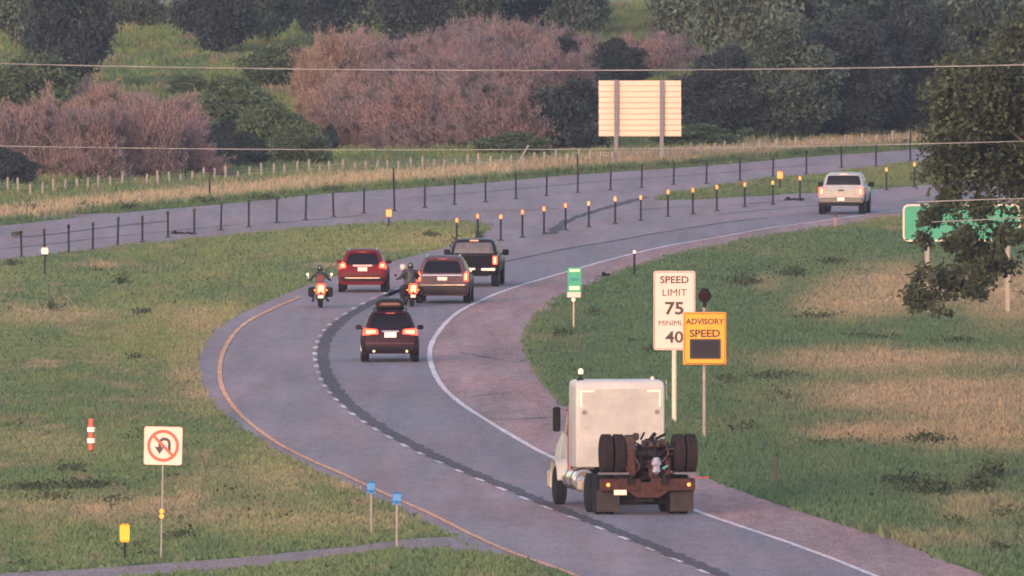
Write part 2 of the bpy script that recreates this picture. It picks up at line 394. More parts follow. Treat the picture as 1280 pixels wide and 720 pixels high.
M_GRASS = mat('grass_blades', (1, 1, 1), rough=.8, var=.15, scale=.7, attr='Col', isl=.08, spec=.05, up=.35, leaf=.45)
PAVEA = [(float(a), float(b)) for a, b in PAVE]
def tufts(name, n, x0, x1, y0, y1, hmul=1., wmul=1., keep=None, label=None):
    X = rng.uniform(x0, x1, n); Y = rng.uniform(y0, y1, n)
    px, py = proj(X, Y, hgt(Y))
    ok = ~inpoly(px, py, PAVEA) & ~inpoly(px, py, PATHP) & ~inpoly(px, py, RAMP)
    if keep is not None: ok &= keep(px, py, X, Y)
    X, Y, px, py = X[ok], Y[ok], px[ok], py[ok]; n = len(X)
    ye = np.interp(px, FT[:, 0], FT[:, 1]); dy = ye-py
    h = .07 + .08*rng.random(n) + .08*np.clip(fbm(X/1.6, Y/9., 5)-.45, 0, 1)*3
    h = np.where((px > 880) & (py > 320) & (py > 400), h*1.5, h)
    h = np.where(dy > 3, .18+.26*rng.random(n), h); h = np.where(dy > 26, (.16+.45*rng.random(n))*fbm(X/2., Y/5., 31)*1.5, h)
    h = h*hmul
    C = gcolor(X, Y)*(.92+.2*rng.random((n, 1)))
    ew = rng.random(n)
    V = np.zeros((n, 3, 3, 3)); z = hgt(Y)
    for b in range(3):
        a = rng.uniform(0, math.pi, n); w = (.045+.07*rng.random(n))*wmul; ox = rng.normal(0, .09, n)*wmul; oy = rng.normal(0, .09, n)
        bx, by = X+ox, Y+oy; hh = h*(.55+.6*rng.random(n))
        V[:, b, 0] = np.stack([bx-np.cos(a)*w, by-np.sin(a)*w, z-.01], 1)
        V[:, b, 1] = np.stack([bx+np.cos(a)*w, by+np.sin(a)*w, z-.01], 1)
        V[:, b, 2] = np.stack([bx+rng.normal(0, .35, n)*hh, by+rng.normal(0, .2, n)*hh, z+hh], 1)
    V = V.reshape(-1, 3); Fc = np.arange(len(V)).reshape(-1, 3)
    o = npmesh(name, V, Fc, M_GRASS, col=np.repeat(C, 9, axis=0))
    return kind(o, 'stuff')
g1 = tufts('grass', 330000, -26, 26, 455, 700)
g2 = tufts('grass', 170000, -34, 34, 700, 1012)
g3 = tufts('grass', 30000, -62, 62, 440, 1010, keep=lambda px, py, X, Y: np.abs(X) > 28)
g4 = tufts('meadow_grass', 110000, -45, 45, 1000, 1320, wmul=1.2)
g1['label'] = g2['label'] = g3['label'] = 'mown green roadside grass with tan dry patches'; g4['label'] = 'taller green and tan meadow grass beyond the wire fence'

# broad-leaved weeds: darker clumps scattered through the grass
M_WEED = mat('weed_leaves', (.048, .064, .040), rough=.85, spec=.1, var=.3, scale=2, isl=.4)
def leafcloud(C, s, flat=0.0):
    n = len(C); a = rng.normal(size=(n, 3)); a /= np.linalg.norm(a, axis=1)[:, None]
    b = rng.normal(size=(n, 3)); b -= a*(a*b).sum(1)[:, None]; b /= np.linalg.norm(b, axis=1)[:, None]
    s = (s*(.6+.8*rng.random(n)))[:, None]
    V = np.stack([C-a*s, C-b*s*.55, C+a*s, C+b*s*.55], 1).reshape(-1, 3)
    return V, np.arange(len(V)).reshape(-1, 4)
WEEDS = [(40, 612, 34, 3), (105, 611, 30, 4), (85, 590, 16, 3), (60, 625, 20, 2), (145, 628, 14, 2), (230, 672, 14, 3), (12, 332, 8, 3), (152, 355, 8, 5), (64, 388, 4, 8), (178, 393, 9, 3), (20, 296, 5, 3),
         (538, 296, 8, 3), (930, 357, 16, 7), (1040, 330, 16, 4), (990, 345, 14, 6), (965, 475, 30, 4), (975, 500, 20, 5), (1165, 620, 22, 10), (1225, 615, 16, 12), (1255, 650, 14, 6), (1130, 610, 22, 8),
         (1050, 560, 40, 4), (1160, 555, 24, 6), (1240, 600, 10, 14), (1090, 425, 30, 3), (1195, 430, 24, 4), (820, 440, 14, 4), (905, 480, 16, 5), (930, 540, 16, 5), (700, 420, 10, 4), (740, 395, 8, 4), (573, 312, 6, 8), (599, 300, 5, 7),
         (640, 293, 0, 0), (420, 262, 0, 0), (330, 250, 16, 4), (40, 264, 22, 4), (105, 262, 12, 5), (160, 262, 16, 4), (250, 254, 14, 4), (415, 240, 14, 4), (870, 205, 12, 3), (1250, 690, 8, 5), (1195, 660, 16, 5), (1020, 400, 26, 4), (170, 450, 14, 2)]
Cs = []
for cx, cy, rx, hp in WEEDS:
    if not rx: continue
    n = int(rx*hp*3)+25; g = G(cx, cy); s = PXM(g[1])
    X = g[0] + rng.normal(0, rx/s*.6, n); Y = g[1] + rng.normal(0, 1.5, n); z = hgt(Y) + .07 + np.abs(rng.normal(0, .75, n))*hp/s
    Cs.append(np.stack([X, Y, z], 1))
for _ in range(120):
    px, py = random.uniform(-60, 1340), random.uniform(300, 720)
    if inpoly(np.array([px]), np.array([py]), PAVEA)[0]: continue
    g = G(px, py); n = random.randint(6, 30)
    Cs.append(np.stack([g[0]+rng.normal(0, .25, n), g[1]+rng.normal(0, .8, n), np.abs(rng.normal(0, .10, n))+.02], 1))
V, Fc = leafcloud(np.concatenate(Cs), .07)
o = kind(npmesh('weeds', V, Fc, M_WEED), 'stuff'); o['label'] = 'dark leafy weed clumps scattered through the verge grass'

# ------------------------------------------------------------------ trees
M_BARK = mat('bark', (.10, .08, .065), rough=.9, var=.3, scale=5, bump=.4)
LEAF = {'pale': mat('pale_grey_green_foliage', (.10, .128, .102), rough=.8, spec=.15, var=.45, scale=.35, isl=.4, up=.25, leaf=.28),
        'dark': mat('dark_cedar_foliage', (.040, .052, .056), rough=.8, spec=.15, var=.4, scale=.45, isl=.4, up=.25, leaf=.28),
        'mid': mat('grey_green_foliage', (.072, .096, .082), rough=.8, spec=.15, var=.45, scale=.35, isl=.4, up=.25, leaf=.28),
        'light': mat('light_green_foliage', (.085, .118, .068), rough=.8, spec=.15, up=.3, leaf=.28, var=.3, scale=.4, isl=.35),
        'near': mat('near_tree_leaves', (.060, .073, .048), rough=.75, spec=.2, var=.5, scale=.9, isl=.45, up=.2, leaf=.28)}
def crown_points(lobes, n, shell=.5, gap=.40, fs=1.1):
    out = []; w = np.array([l[3]*l[4]*l[5] for l in lobes])**.67; w /= w.sum()
    for l, k in zip(lobes, (w*n*1.7).astype(int)):
        d = rng.normal(size=(k, 3)); d /= np.linalg.norm(d, axis=1)[:, None]
        r = (shell + (1-shell)*rng.random(k)**.6) * (1 + .16*rng.normal(size=k))
        p = np.array(l[:3]) + d*r[:, None]*np.array(l[3:6])
        q = .5*(vn(p[:, 0]*fs+100, p[:, 2]*fs, 77)+vn(p[:, 1]*fs+p[:, 0]*.5*fs, p[:, 2]*fs*1.1+50, 78))
        out.append(p[q > gap*rng.uniform(.6, 1.2, k)])
    return np.concatenate(out)
def tree_proto(seed, h, w, base, kindm, n=7000, leaf=.20, shape='round'):
    """unit-built tree: trunk with limbs and a leafy crown"""
    random.seed(seed); lobes = []
    nl = 11 if shape == 'round' else 9
    for i in range(nl):
        t = i/(nl-1); z = base + (h-base)*(.1+.8*t)
        prof = math.sin(math.pi*min(1, .22+.66*t))**.8 if shape == 'round' else (1-.82*t)
        a = i*2.4 + random.uniform(-.4, .4); rr = w/2*prof*random.uniform(.35, .62)*(1 if shape == 'round' else .4)
        q = w/2*prof*random.uniform(.45, .62) + .3
        lobes.append((rr*math.cos(a), rr*math.sin(a), z, q, q, (h-base)*random.uniform(.12, .19)))
    t = thing('tree', 'x', 'tree')
    P = crown_points(lobes, n); P = P[P[:, 2] > .15]
    V, Fc = leafcloud(P, leaf); npmesh('crown', V, Fc, LEAF[kindm], t)
    mb = MB(); mb.tube([(0, 0, -.3), (.05, 0, h*.3), (-.06, .04, h*.62), (0, 0, h*.85)], [h*.028, h*.021, h*.012, h*.004], 8)
    for l in lobes[::2]: mb.tube([(0, 0, max(.3, l[2]-h*.22)), (l[0]*.6, l[1]*.6, l[2]-h*.06), (l[0]*1.1, l[1]*1.1, l[2])], [h*.012, h*.008, h*.003], 6)
    mb.build('trunk', M_BARK, t)
    return t
PT = {'a': tree_proto(1, 9, 7.5, .4, 'mid', 16000, .17), 'b': tree_proto(2, 9, 6.5, .3, 'dark', 16000, .16), 'c': tree_proto(3, 9, 8, 1.2, 'pale', 16000, .18),
      'd': tree_proto(5, 8, 4.6, .1, 'dark', 13000, .15, 'cone'), 'e': tree_proto(6, 3.2, 3.6, .0, 'dark', 8000, .11), 'f': tree_proto(8, 3, 3.6, .0, 'light', 7000, .12)}
DIM = {'a': (9, 7.5), 'b': (9, 6.5), 'c': (9, 8), 'd': (8, 4.6), 'e': (3.2, 3.6), 'f': (3, 3.6)}
# kind, x centre, base y, width px, height px, label
TREES = [
 ('b', 88, 112, 105, 190, 'dark dense tree on the left standing alone in front of the green slope', 'tree'),
 ('c', 20, 60, 110, 130, 'grey green tree cut by the top left corner', 'tree'),
 ('f', 40, 138, 110, 68, 'low olive bush below the lone dark tree at the left edge', 'bush'),
 ('e', 8, 236, 66, 48, 'dark round bush at the left edge just behind the fence', 'bush'),
 ('a', 168, 34, 90, 120, 'small far tree left of the pale gap near the top left', 'tree'),
 ('b', 270, 66, 110, 170, 'dark tree just right of the pale gap above the green slope', 'tree'),
 ('c', 335, 58, 105, 160, 'grey green tree above the green slope, second right of the pale gap', 'tree'),
 ('d', 398, 46, 80, 150, 'narrow dark cedar above the left end of the pinkish thicket', 'tree'),
 ('c', 455, 44, 120, 150, 'spreading grey green tree above the thicket, right of the narrow cedar', 'tree'),
 ('b', 520, 62, 100, 170, 'dark tree sunk into the back of the pinkish thicket', 'tree'),
 ('c', 585, 42, 120, 160, 'grey tree over the middle of the pinkish thicket', 'tree'),
 ('b', 660, 36, 110, 150, 'dark tree over the right part of the thicket', 'tree'),
 ('a', 722, 44, 90, 150, 'grey green tree left of the pale hazy gap above the billboard', 'tree'),
 ('d', 706, 92, 110, 42, 'low dark cedar scrub leaning across the thicket above the blank sign', 'bush'),
 ('e', 715, 189, 104, 84, 'round dark juniper just left of the blank sign back', 'bush'),
 ('b', 770, 112, 80, 60, 'short dark bush above the blank sign back', 'bush'),
 ('c', 862, 70, 130, 160, 'tall grey green tree right of the pale gap above the blank sign', 'tree'),
 ('c', 930, 110, 140, 210, 'big grey tree in the wood, above and right of the blank sign', 'tree'),
 ('b', 900, 176, 120, 110, 'dark lower tree right beside the blank sign back', 'tree'),
 ('a', 985, 175, 130, 150, 'dark grey tree in the wood above the row of orange topped posts', 'tree'),
 ('c', 1020, 100, 150, 210, 'large pale grey tree at the back of the right wood', 'tree'),
 ('b', 1060, 172, 130, 150, 'dark tree in the wood right above the white pickup', 'tree'),
 ('a', 1105, 90, 140, 210, 'tall grey tree at the back of the wood left of the corner tree', 'tree'),
 ('b', 1130, 168, 110, 160, 'darkest tree in the wood just left of the near leafy tree', 'tree'),
 ('a', 1200, 166, 150, 190, 'wood tree seen behind the near leafy tree on the right', 'tree'),
 ('c', 1290, 160, 150, 200, 'wood tree cut by the right edge behind the near leafy tree', 'tree'),
 ('e', 306, 212, 56, 44, 'dark low bush behind the fence right of the left thicket', 'bush'),
 ('e', 278, 208, 52, 56, 'small dark green bush touching the right end of the left thicket', 'bush'),
 ('f', 335, 190, 80, 60, 'light green bush in the hollow between the two thickets', 'bush'),
 ('f', 375, 206, 70, 50, 'green bush at the foot of the big thicket', 'bush'),
 ('f', 292, 158, 90, 60, 'mid green bush on the slope above the dark low bushes', 'bush'),
 ('e', 412, 192, 22, 34, 'tiny dark bush under the left end of the big thicket', 'bush'),
 ('f', 345, 110, 90, 54, 'green bush on the slope left of the big thicket top', 'bush'),
 ('f', 240, 118, 60, 22, 'flat green scrub on the open slope', 'bush'),
 ('f', 640, 196, 90, 30, 'green undergrowth behind the fence left of the juniper', 'bush'),
 ('f', 870, 186, 100, 30, 'green undergrowth between the blank sign and the wood', 'bush'),
]
used = set()
for k, x, yb, w, h, lab, cat in TREES:
    g = G(x, yb); s = PXM(g[1]); dh, dw = DIM[k]
    sc = (w/s/dw*1.02, w/s/dw*1.02, h/s/dh)
    rz = random.uniform(0, 6.28)
    if k in used: t = dup(PT[k], (g[0], g[1], g[2]), rz, lab, scale=sc)
    else: used.add(k); t = PT[k]; t.location = g; t.rotation_euler = (0, 0, rz); t.scale = sc; t['label'] = lab
    if cat == 'bush': t.name = 'bush'
    t['category'] = cat
    t['group'] = 'bushes on the slope' if cat == 'bush' else 'trees beyond the far carriageway'

# near leafy tree, right edge
nt_ = thing('tree', 'near leafy broadleaf tree overhanging the green sign at the right edge', 'tree')
g = G(1345, 560); YT = g[1]; s = PXM(YT)
NL = [(1165, 270, .42), (1198, 268, .5), (1228, 258, .5), (1208, 300, .55), (1245, 284, .45), (1190, 304, .35), (1150, 276, .25), (1262, 270, .4), (1185, 250, .45), (1225, 112, 1.45), (1166, 118, .5), (1190, 92, .6), (1190, 175, 1.0), (1255, 160, 1.5), (1300, 110, 1.7), (1240, 200, 1.35), (1180, 215, .85), (1320, 140, 2.3), (1300, 215, 1.2), (1165, 265, .35), (1205, 296, .4), (1225, 268, .4), (1186, 342, .5), (1210, 340, .65),
      (1150, 372, .55), (1178, 385, .45), (1235, 322, .55), (1262, 295, .5), (1400, 200, 2.6), (1390, 110, 2.2), (1300, 60, 1.4), (1450, 120, 2.4), (1275, 300, .35), (1180, 140, .7), (1340, 300, .9), (1185, 355, .6), (1248, 322, .6), (1265, 305, .6), (1285, 262, .5), (1225, 345, .5), (1236, 322, .7), (1150, 300, .4), (1262, 335, .35), (1220, 365, .4), (1155, 345, .45)]
lob = []
for i, (x, y, r) in enumerate(NL):
    p = AT(x, y, YT + random.uniform(-1.6, 1.6)); lob.append((p[0], p[1], p[2], r, r*1.1, r*.85))
P = np.concatenate([crown_points([l for l in lob if l[3] > 1.2], 44000, .25, .45, 1.5), crown_points([l for l in lob if l[3] <= 1.2], 15000, .1, .43, 2.4)])
V, Fc = leafcloud(P, .085); npmesh('crown', V, Fc, LEAF['near'], nt_)
mb = MB(); mb.tube([(g[0], g[1], -.3), (g[0]+.1, g[1], 3), (g[0]-.3, g[1]+.1, 6.5), (g[0]-.5, g[1], 11)], [.42, .33, .24, .08], 10)
for l in [q for q in lob if q[3] > .72]:
    z0 = min(8, max(3.2, l[2]-1.8)); mb.tube([(g[0]-.1, g[1], z0+.6), (g[0]+(l[0]-g[0])*.55, (g[1]+l[1])/2, (z0+l[2])/2+1.2), l[:3]], [.08, .03, .01], 6)
mb.build('trunk', M_BARK, nt_)

# pinkish-brown thickets (uncountable brush)
def thicket(name, mounds, dens_k, label):
    m = mat('bare_twigs', (1, 1, 1), rough=.9, var=.25, scale=.5, isl=.16, spec=.05, attr='Col', up=.3, leaf=.4)
    Vs = []; Cs = []
    lav = np.array((.235, .180, .210)); pk = np.array((.285, .190, .200)); tn = np.array((.36, .235, .185)); gr = np.array((.075, .085, .065)); dk = np.array((.075, .055, .075))
    for x, yb, w, h, lean, tan_ in mounds:
        g = G(x, yb); s = PXM(g[1]); W, Hh = w/s/2, h/s; n = int(w*h*dens_k*1.6)
        d = rng.normal(size=(n, 3)); d[:, 2] = np.abs(d[:, 2]); d /= np.linalg.norm(d, axis=1)[:, None]
        r = rng.random(n)**.45
        r *= .55+.95*fbm(d[:, 0]*4+x, d[:, 2]*4+yb, 5) * (1+.2*rng.normal(size=n))
        c = np.stack([g[0]+d[:, 0]*W*r, g[1]+d[:, 1]*W*.8*r, g[2]+d[:, 2]*Hh*r], 1)
        dr = d*np.array((.5, .5, .6)) + np.array((-lean*1.3, 0, .9)) + rng.normal(0, .55, (n, 3)); dr /= np.linalg.norm(dr, axis=1)[:, None]
        L = (.10+.30*rng.random(n)**2)[:, None]
        sd = np.cross(dr, rng.normal(size=(n, 3))); sd /= np.linalg.norm(sd, axis=1)[:, None]; sd *= .03
        Vs.append(np.stack([c-sd, c+sd, c+dr*L], 1).reshape(-1, 3))
        n1 = fbm(c[:, 0]*.55+40, c[:, 2]*.8+c[:, 1]*.1, 61); n2 = fbm(c[:, 0]*1.6+9, c[:, 2]*1.9+c[:, 1]*.2, 71)
        C = mixc(np.tile(lav, (n, 1)), pk, (n1-.4)*5); C = mixc(C, tn, tan_*(.3+n2)); C = mixc(C, gr, (n2-.60)*5); C = mixc(C, dk, (.36-n2)*6)
        Cs.append(np.repeat(C, 3, axis=0))
    V = np.concatenate(Vs); o = npmesh(name, V, np.arange(len(V)).reshape(-1, 3), m, col=np.concatenate(Cs)); kind(o, 'stuff'); o['label'] = label; return o
thicket('thicket', [(20, 226, 110, 76, .2, .1), (95, 226, 120, 84, .2, .2), (170, 224, 120, 88, .3, .2), (228, 222, 90, 66, -.5, 0), (60, 186, 110, 60, .2, .4), (130, 178, 100, 60, .3, .6), (180, 168, 120, 44, -.3, .3), (100, 134, 60, 30, .3, .3), (230, 190, 70, 50, -.6, 0), (150, 150, 130, 34, 0, .2), (-50, 226, 110, 84, .2, 0),
        (240, 150, 50, 26, 0, .3)], 2.8, 'pinkish brown bare brush thicket on the left behind the fence')
thicket('thicket', [(412, 128, 90, 84, .1, .9), (400, 148, 60, 64, 0, 1.), (450, 186, 120, 76, .5, .3), (520, 190, 130, 80, .5, 0), (600, 190, 140, 82, .5, 0), (650, 188, 90, 84, .5, .1), (460, 120, 120, 66, .5, .3), (540, 130, 150, 62, .5, .1), (620, 136, 150, 74, .5, .0), (690, 128, 120, 64, .5, .1), (570, 92, 90, 40, .4, .1),
        (640, 86, 130, 54, .4, .1), (585, 78, 110, 46, .4, .1), (535, 76, 90, 30, .3, .2), (700, 72, 100, 34, .3, 0), (440, 92, 70, 50, .3, .8), (500, 88, 90, 34, .3, .2), (750, 100, 90, 40, .5, 0), (800, 92, 110, 44, .4, .1), (840, 80, 80, 40, .3, 0), (430, 162, 90, 60, .3, .6)], 2.6,
        'large pinkish brown bare brush thicket in the middle of the slope')

# ------------------------------------------------------------------ fence beyond the far carriageway
FB = np.array([(-200, 262), (0, 243), (38, 246), (100, 240), (200, 234), (300, 227), (400, 220), (550, 213), (650, 210), (750, 204), (850, 199), (950, 192), (1050, 186), (1140, 178), (1350, 162)])
M_WOOD = mat('weathered_post_wood', (.24, .21, .21), rough=.85, var=.25, scale=8)
M_WIRE = mat('galvanised_wire', (.45, .42, .44), rough=.5, metal=.4)
fence = thing('wire_fence', 'long wire fence of pale weathered posts behind the far carriageway', 'fence')
x = -60; prev = None; tops = []
proto = MB().cyl((0, 0, -.2), (0, 0, 1.0), .07, .06, 7).cyl((0, 0, 1.0), (0, 0, 1.03), .05, .03, 7).build('post', M_WOOD).data
bpy.data.objects.remove(bpy.data.objects['post'])
while x < 1330:
    yb = float(np.interp(x, FB[:, 0], FB[:, 1])) + random.uniform(-1.2, 1.2)
    g = G(x, yb); o = bpy.data.objects.new('post', proto); COL.objects.link(o); o.parent = fence; o.location = g
    o.rotation_euler = (random.uniform(-.06, .06), random.uniform(-.09, .09), random.uniform(0, 6)); o.scale = (1, 1, random.uniform(.5, .84))
    tops.append(g); x += random.uniform(12.6, 15.6) if x < 900 else random.uniform(18, 24)
mb = MB()
for zz in (.18, .36, .52): mb.tube([(a, b, c+zz) for a, b, c in tops], .004, 4)
mb.build('wire_strands', M_WIRE, fence, smooth=0)
g = G(652, 210); MB().cyl((g[0]-.35, g[1]-.1, g[2]-.1), (g[0]+.35, g[1]-.1, g[2]+1.15), .06, .05, 7).build('brace', M_WOOD, fence)

# ------------------------------------------------------------------ roadside posts
M_POST = mat('dark_flexible_post', (.018, .018, .028), rough=.8, spec=.15, var=.2)
M_BASE = mat('black_rubber_base', (.03, .03, .03), rough=.8)
M_ORANGE = mat('orange_reflector', (.86, .38, .12), rough=.35, var=.1, coat=.5)
M_AMBER = mat('amber_reflector', (.90, .42, .03), rough=.3, var=.1, coat=.5)
M_PALE = mat('white_reflector', (.85, .74, .68), rough=.35, var=.08, coat=.4)
M_GALV = mat('galvanised_steel', (.26, .23, .24), rough=.6, metal=.1, var=.2, scale=3)
M_SIGNW = mat('white_sign_sheeting', (.64, .49, .49), rough=.45, var=.04, scale=2)
M_BLACK = mat('black_sign_print', (.035, .03, .035), rough=.6, var=.1)
M_SRED = mat('red_sign_print', (.42, .07, .05), rough=.5, var=.1)
def lath(h, w=.088, t=.05):
    mb = MB(); mb.cbox((0, 0, h/2+.02), (w, t, h-.02), .012); return mb
ORD = ['first', 'second', 'third', 'fourth', 'fifth', 'sixth', 'seventh', 'eighth', 'ninth', 'tenth', 'eleventh', 'twelfth', 'thirteenth', 'fourteenth', 'fifteenth', 'sixteenth']
ROW1 = [(-3, 327), (27, 322), (56, 320), (86, 317), (116, 312), (147, 307), (178, 303), (210, 297), (243, 293), (276, 288), (311, 284), (346, 279), (382, 275), (417, 271), (455, 267), (493, 264), (531, 260), (568, 256), (607, 253), (645, 249),
        (683, 245), (722, 241), (763, 238), (802, 235), (842, 231), (883, 230), (925, 226), (966, 223), (1008, 218), (1052, 210), (1095, 208), (1138, 201)]
dp = None
def row_label(i, n):
    a, e = (i, 'left') if i < n/2 else (n-1-i, 'right')
    return '%s dark post from the %s in the long row along the far carriageway' % (ORD[a], e)
for i_, (x, y) in enumerate(ROW1):
    g = G(x, y, ZP)
    if dp is None:
        dp = thing('delineator_post', row_label(i_, len(ROW1)), 'post', g, 0, 'dark posts along the far carriageway')
        lath(1.12).build('stem', M_POST, dp); MB().lathe((0, 0, 0), [(0, .14), (.03, .13), (.06, .06), (.07, .05)], 'Z', 12).build('foot', M_BASE, dp)
        MB().cbox((0, 0, 1.07), (.12, .05, .16), .015).build('cap', M_BASE, dp)
    else: dp2 = dup(dp, g, 0, row_label(i_, len(ROW1))); dp2.rotation_euler = (random.uniform(-.02, .02), random.uniform(-.03, .03), 0); dp2.scale = (1, 1, random.uniform(.95, 1.06))
dp.rotation_euler = (0, .01, 0)
fp = None
for x, y, lab in [(262, 249, 'dark post in the dry grass strip on the far left, beyond the carriageway'), (492, 236, 'dark post in the dry grass strip above the orange marker'), (722, 218, 'dark post in the dry grass strip left of the blank sign'), (1138, 184, 'dark post in the dry grass strip near the leafy tree')]:
    g = G(x, y)
    if fp is None:
        fp = thing('roadside_post', lab, 'post', g, 0, 'dark posts in the far dry grass strip'); lath(1.0).build('stem', M_POST, fp); MB().cbox((0, -.03, .93), (.09, .02, .12), .008).build('reflector', M_BASE, fp)
    else: dup(fp, g, 0, lab)
ROW2 = [(571, 306, 'orange topped post standing in weeds, leftmost of its row'), (597, 300, 'orange topped post at the grass tip behind the black pickup'), (626, 301, None), (653, 297, None), (680, 293, None), (707, 288, None), (736, 284, None), (769, 280, None), (801, 276, None), (835, 271, None), (866, 268, None),
        (896, 264, None), (931, 259, None), (966, 256, None), (1000, 251, 'orange topped post beside the black tyre scrap on the road'), (1034, 250, 'orange topped post just left of the white pickup cab'), (1072, 246, 'orange topped post hidden behind the white pickup cab'), (1108, 238, 'orange topped post right of the white pickup'), (1143, 234, 'orange topped post at the edge of the leafy tree')]
op = None; common = 'dark post with a small orange reflector top dividing the crossover lanes'
for i_, (x, y, lab) in enumerate(ROW2):
    g = G(x, y, ZP)
    if op is None:
        op = thing('marker_post', lab, 'post', g, 0, 'orange topped posts across the crossover'); lath(.98, .085).build('stem', M_POST, op)
        MB().lathe((0, 0, 0), [(0, .14), (.03, .13), (.06, .06), (.07, .05)], 'Z', 12).build('foot', M_BASE, op)
        MB().cbox((0, -.035, 1.03), (.12, .03, .20), .03).build('reflector', M_ORANGE, op)
    else: o = dup(op, g, random.uniform(-.25, .25), lab or '%s orange topped dark post from the left in the crossover row' % ORD[i_]); o.scale = (1, 1, random.uniform(.95, 1.08))
def marker(name, x, y, h, refl, label, cat='marker post', stem=M_POST, sw=.07, group=None):
    g = G(x, y); t = thing(name, label, cat, g, 0, group); lath(h, sw, .04).build('stem', stem, t)
    for (w, hh, z, m) in refl: MB().cbox((0, -.035, z), (w, .025, hh), min(w, hh)*.22).build('reflector', m, t)
    return t
marker('marker_post', 486, 284, .55, [(.26, .34, .62, M_ORANGE)], 'post with a wide orange reflector on the median edge above the red car')
marker('marker_post', 975, 236, .55, [(.28, .36, .66, M_ORANGE)], 'post with a large glowing orange reflector among the crossover posts')
marker('marker_post', 56, 346, .95, [(.28, .26, 1.02, M_PALE)], 'short post with a white square reflector on the median at far left')
marker('marker_post', 793, 346, 1.0, [(.12, .14, .98, M_PALE)], 'dark post with a tiny white top on the right shoulder edge', sw=.09)
marker('marker_post', 1044, 287, .62, [(.12, .08, .6, M_BASE)], 'short reddish post at the right shoulder edge below the white pickup', stem=mat('faded_red_post', (.30, .14, .13)))
marker('marker_post', 968, 612, .95, [(.10, .08, .96, M_BASE)], 'leaning dark stake at the right verge beyond the shoulder', stem=mat('dark_stake', (.05, .04, .045)), sw=.09).rotation_euler = (0, .07, 0)
marker('marker_post', 1250, 702, .30, [(.09, .06, .28, M_BASE)], 'short dark stub stake at the bottom right corner', stem=MATS['dark_stake'])
M_BLUE = mat('blue_marker_paint', (.03, .19, .52), rough=.45)
for x, y, h, lab in [(464, 670, 1.40, 'left of two blue topped marker posts beside the yellow line'), (496, 688, 1.46, 'right of two blue topped marker posts, foot on the gravel path')]:
    t = marker('marker_post', x, y, h-.26, [(.22, .26, h-.12, M_BLUE)], lab, stem=M_GALV, sw=.05, group='blue topped marker posts')
    MB().slab([(-.14, h-.30), (.14, h-.30), (0, h-.16)], back(-.02), .02).build('point', M_BLUE, t)
marker('marker_post', 156, 700, .5, [(.25, .46, .68, M_AMBER)], 'squat bright yellow reflector on a black stub at bottom left', sw=.06)
t = marker('marker_post', 114, 567, .10, [], 'red and white banded marker tube standing in the left grass', stem=M_BASE)
for i, (z, hh) in enumerate([(.14, .18), (.32, .14), (.46, .16), (.64, .14), (.84, .24)]):
    MB().cyl((0, 0, z-hh/2+.06), (0, 0, z+hh/2+.055), .12 if i % 2 else .085, .12 if i % 2 else .085, 12).build('band', [mat('red_band', (.50, .10, .07)), mat('white_band', (.95, .85, .76), rough=.3)][i % 2], t)

# ------------------------------------------------------------------ signs
def text(body, size, x, z, y, m, parent, sx=1.0, name='lettering', bold=.0):
    cu = bpy.data.curves.new(name, 'FONT'); cu.body = body; cu.size = size; cu.align_x = 'CENTER'; cu.align_y = 'CENTER'
    cu.extrude = .004; cu.offset = bold; cu.resolution_u = 3; cu.materials.append(m)
    tmp = bpy.data.objects.new(name, cu); COL.objects.link(tmp); bpy.context.view_layer.update()
    me = bpy.data.meshes.new_from_object(tmp.evaluated_get(bpy.context.evaluated_depsgraph_get())); bpy.data.objects.remove(tmp); bpy.data.curves.remove(cu)
    if not me.materials: me.materials.append(m)
    o = bpy.data.objects.new(name, me); COL.objects.link(o); o.parent = parent; o.location = (x, y, z); o.rotation_euler = (math.pi/2, 0, 0); o.scale = (sx, 1, 1); return o
def ring(mb, outer, inner, y, d):
    n = len(outer); V = [(u, y, v) for u, v in outer] + [(u, y, v) for u, v in inner] + [(u, y+d, v) for u, v in outer] + [(u, y+d, v) for u, v in inner]
    Fc = []
    for i in range(n):
        j = (i+1) % n; Fc += [(i, j, n+j, n+i), (2*n+i, 3*n+i, 3*n+j, 2*n+j), (i, 2*n+i, 2*n+j, j), (n+i, n+j, 3*n+j, 3*n+i)]
    return mb.add(V, Fc)
# speed limit
g = G(843, 529); s = PXM(g[1]); sw, sh = 52/s, 99/s; zb = (529-437.5)/s
sg = thing('speed_limit_sign', 'tall white speed limit 75 sign on a single pale post', 'road sign', g, R(2))
MB().slab(rrect(sw, sh, .07, 0, zb+sh/2), back(0), .02).build('panel', M_SIGNW, sg)
ring(MB(), rrect(sw-.05, sh-.05, .06, 0, zb+sh/2), rrect(sw-.085, sh-.085, .05, 0, zb+sh/2), -.004, .003).build('border', M_BLACK, sg)
for tx, sz, yy, sx, bo in [('SPEED', .30, 350, 1.08, .006), ('LIMIT', .30, 366, 1.08, .0), ('75', .52, 386, 1.15, .014), ('MINIMUM', .225, 404, 1.0, .0), ('40', .48, 422, 1.15, .010)]:
    text(tx, sz, 0, (529-yy)/s, -.006, M_BLACK, sg, sx, bold=bo)
MB().cyl((0, .10, -.3), (0, .10, zb+sh*.8), .075, n=12).build('post', mat('pale_sign_post', (.62, .50, .46), rough=.5), sg)
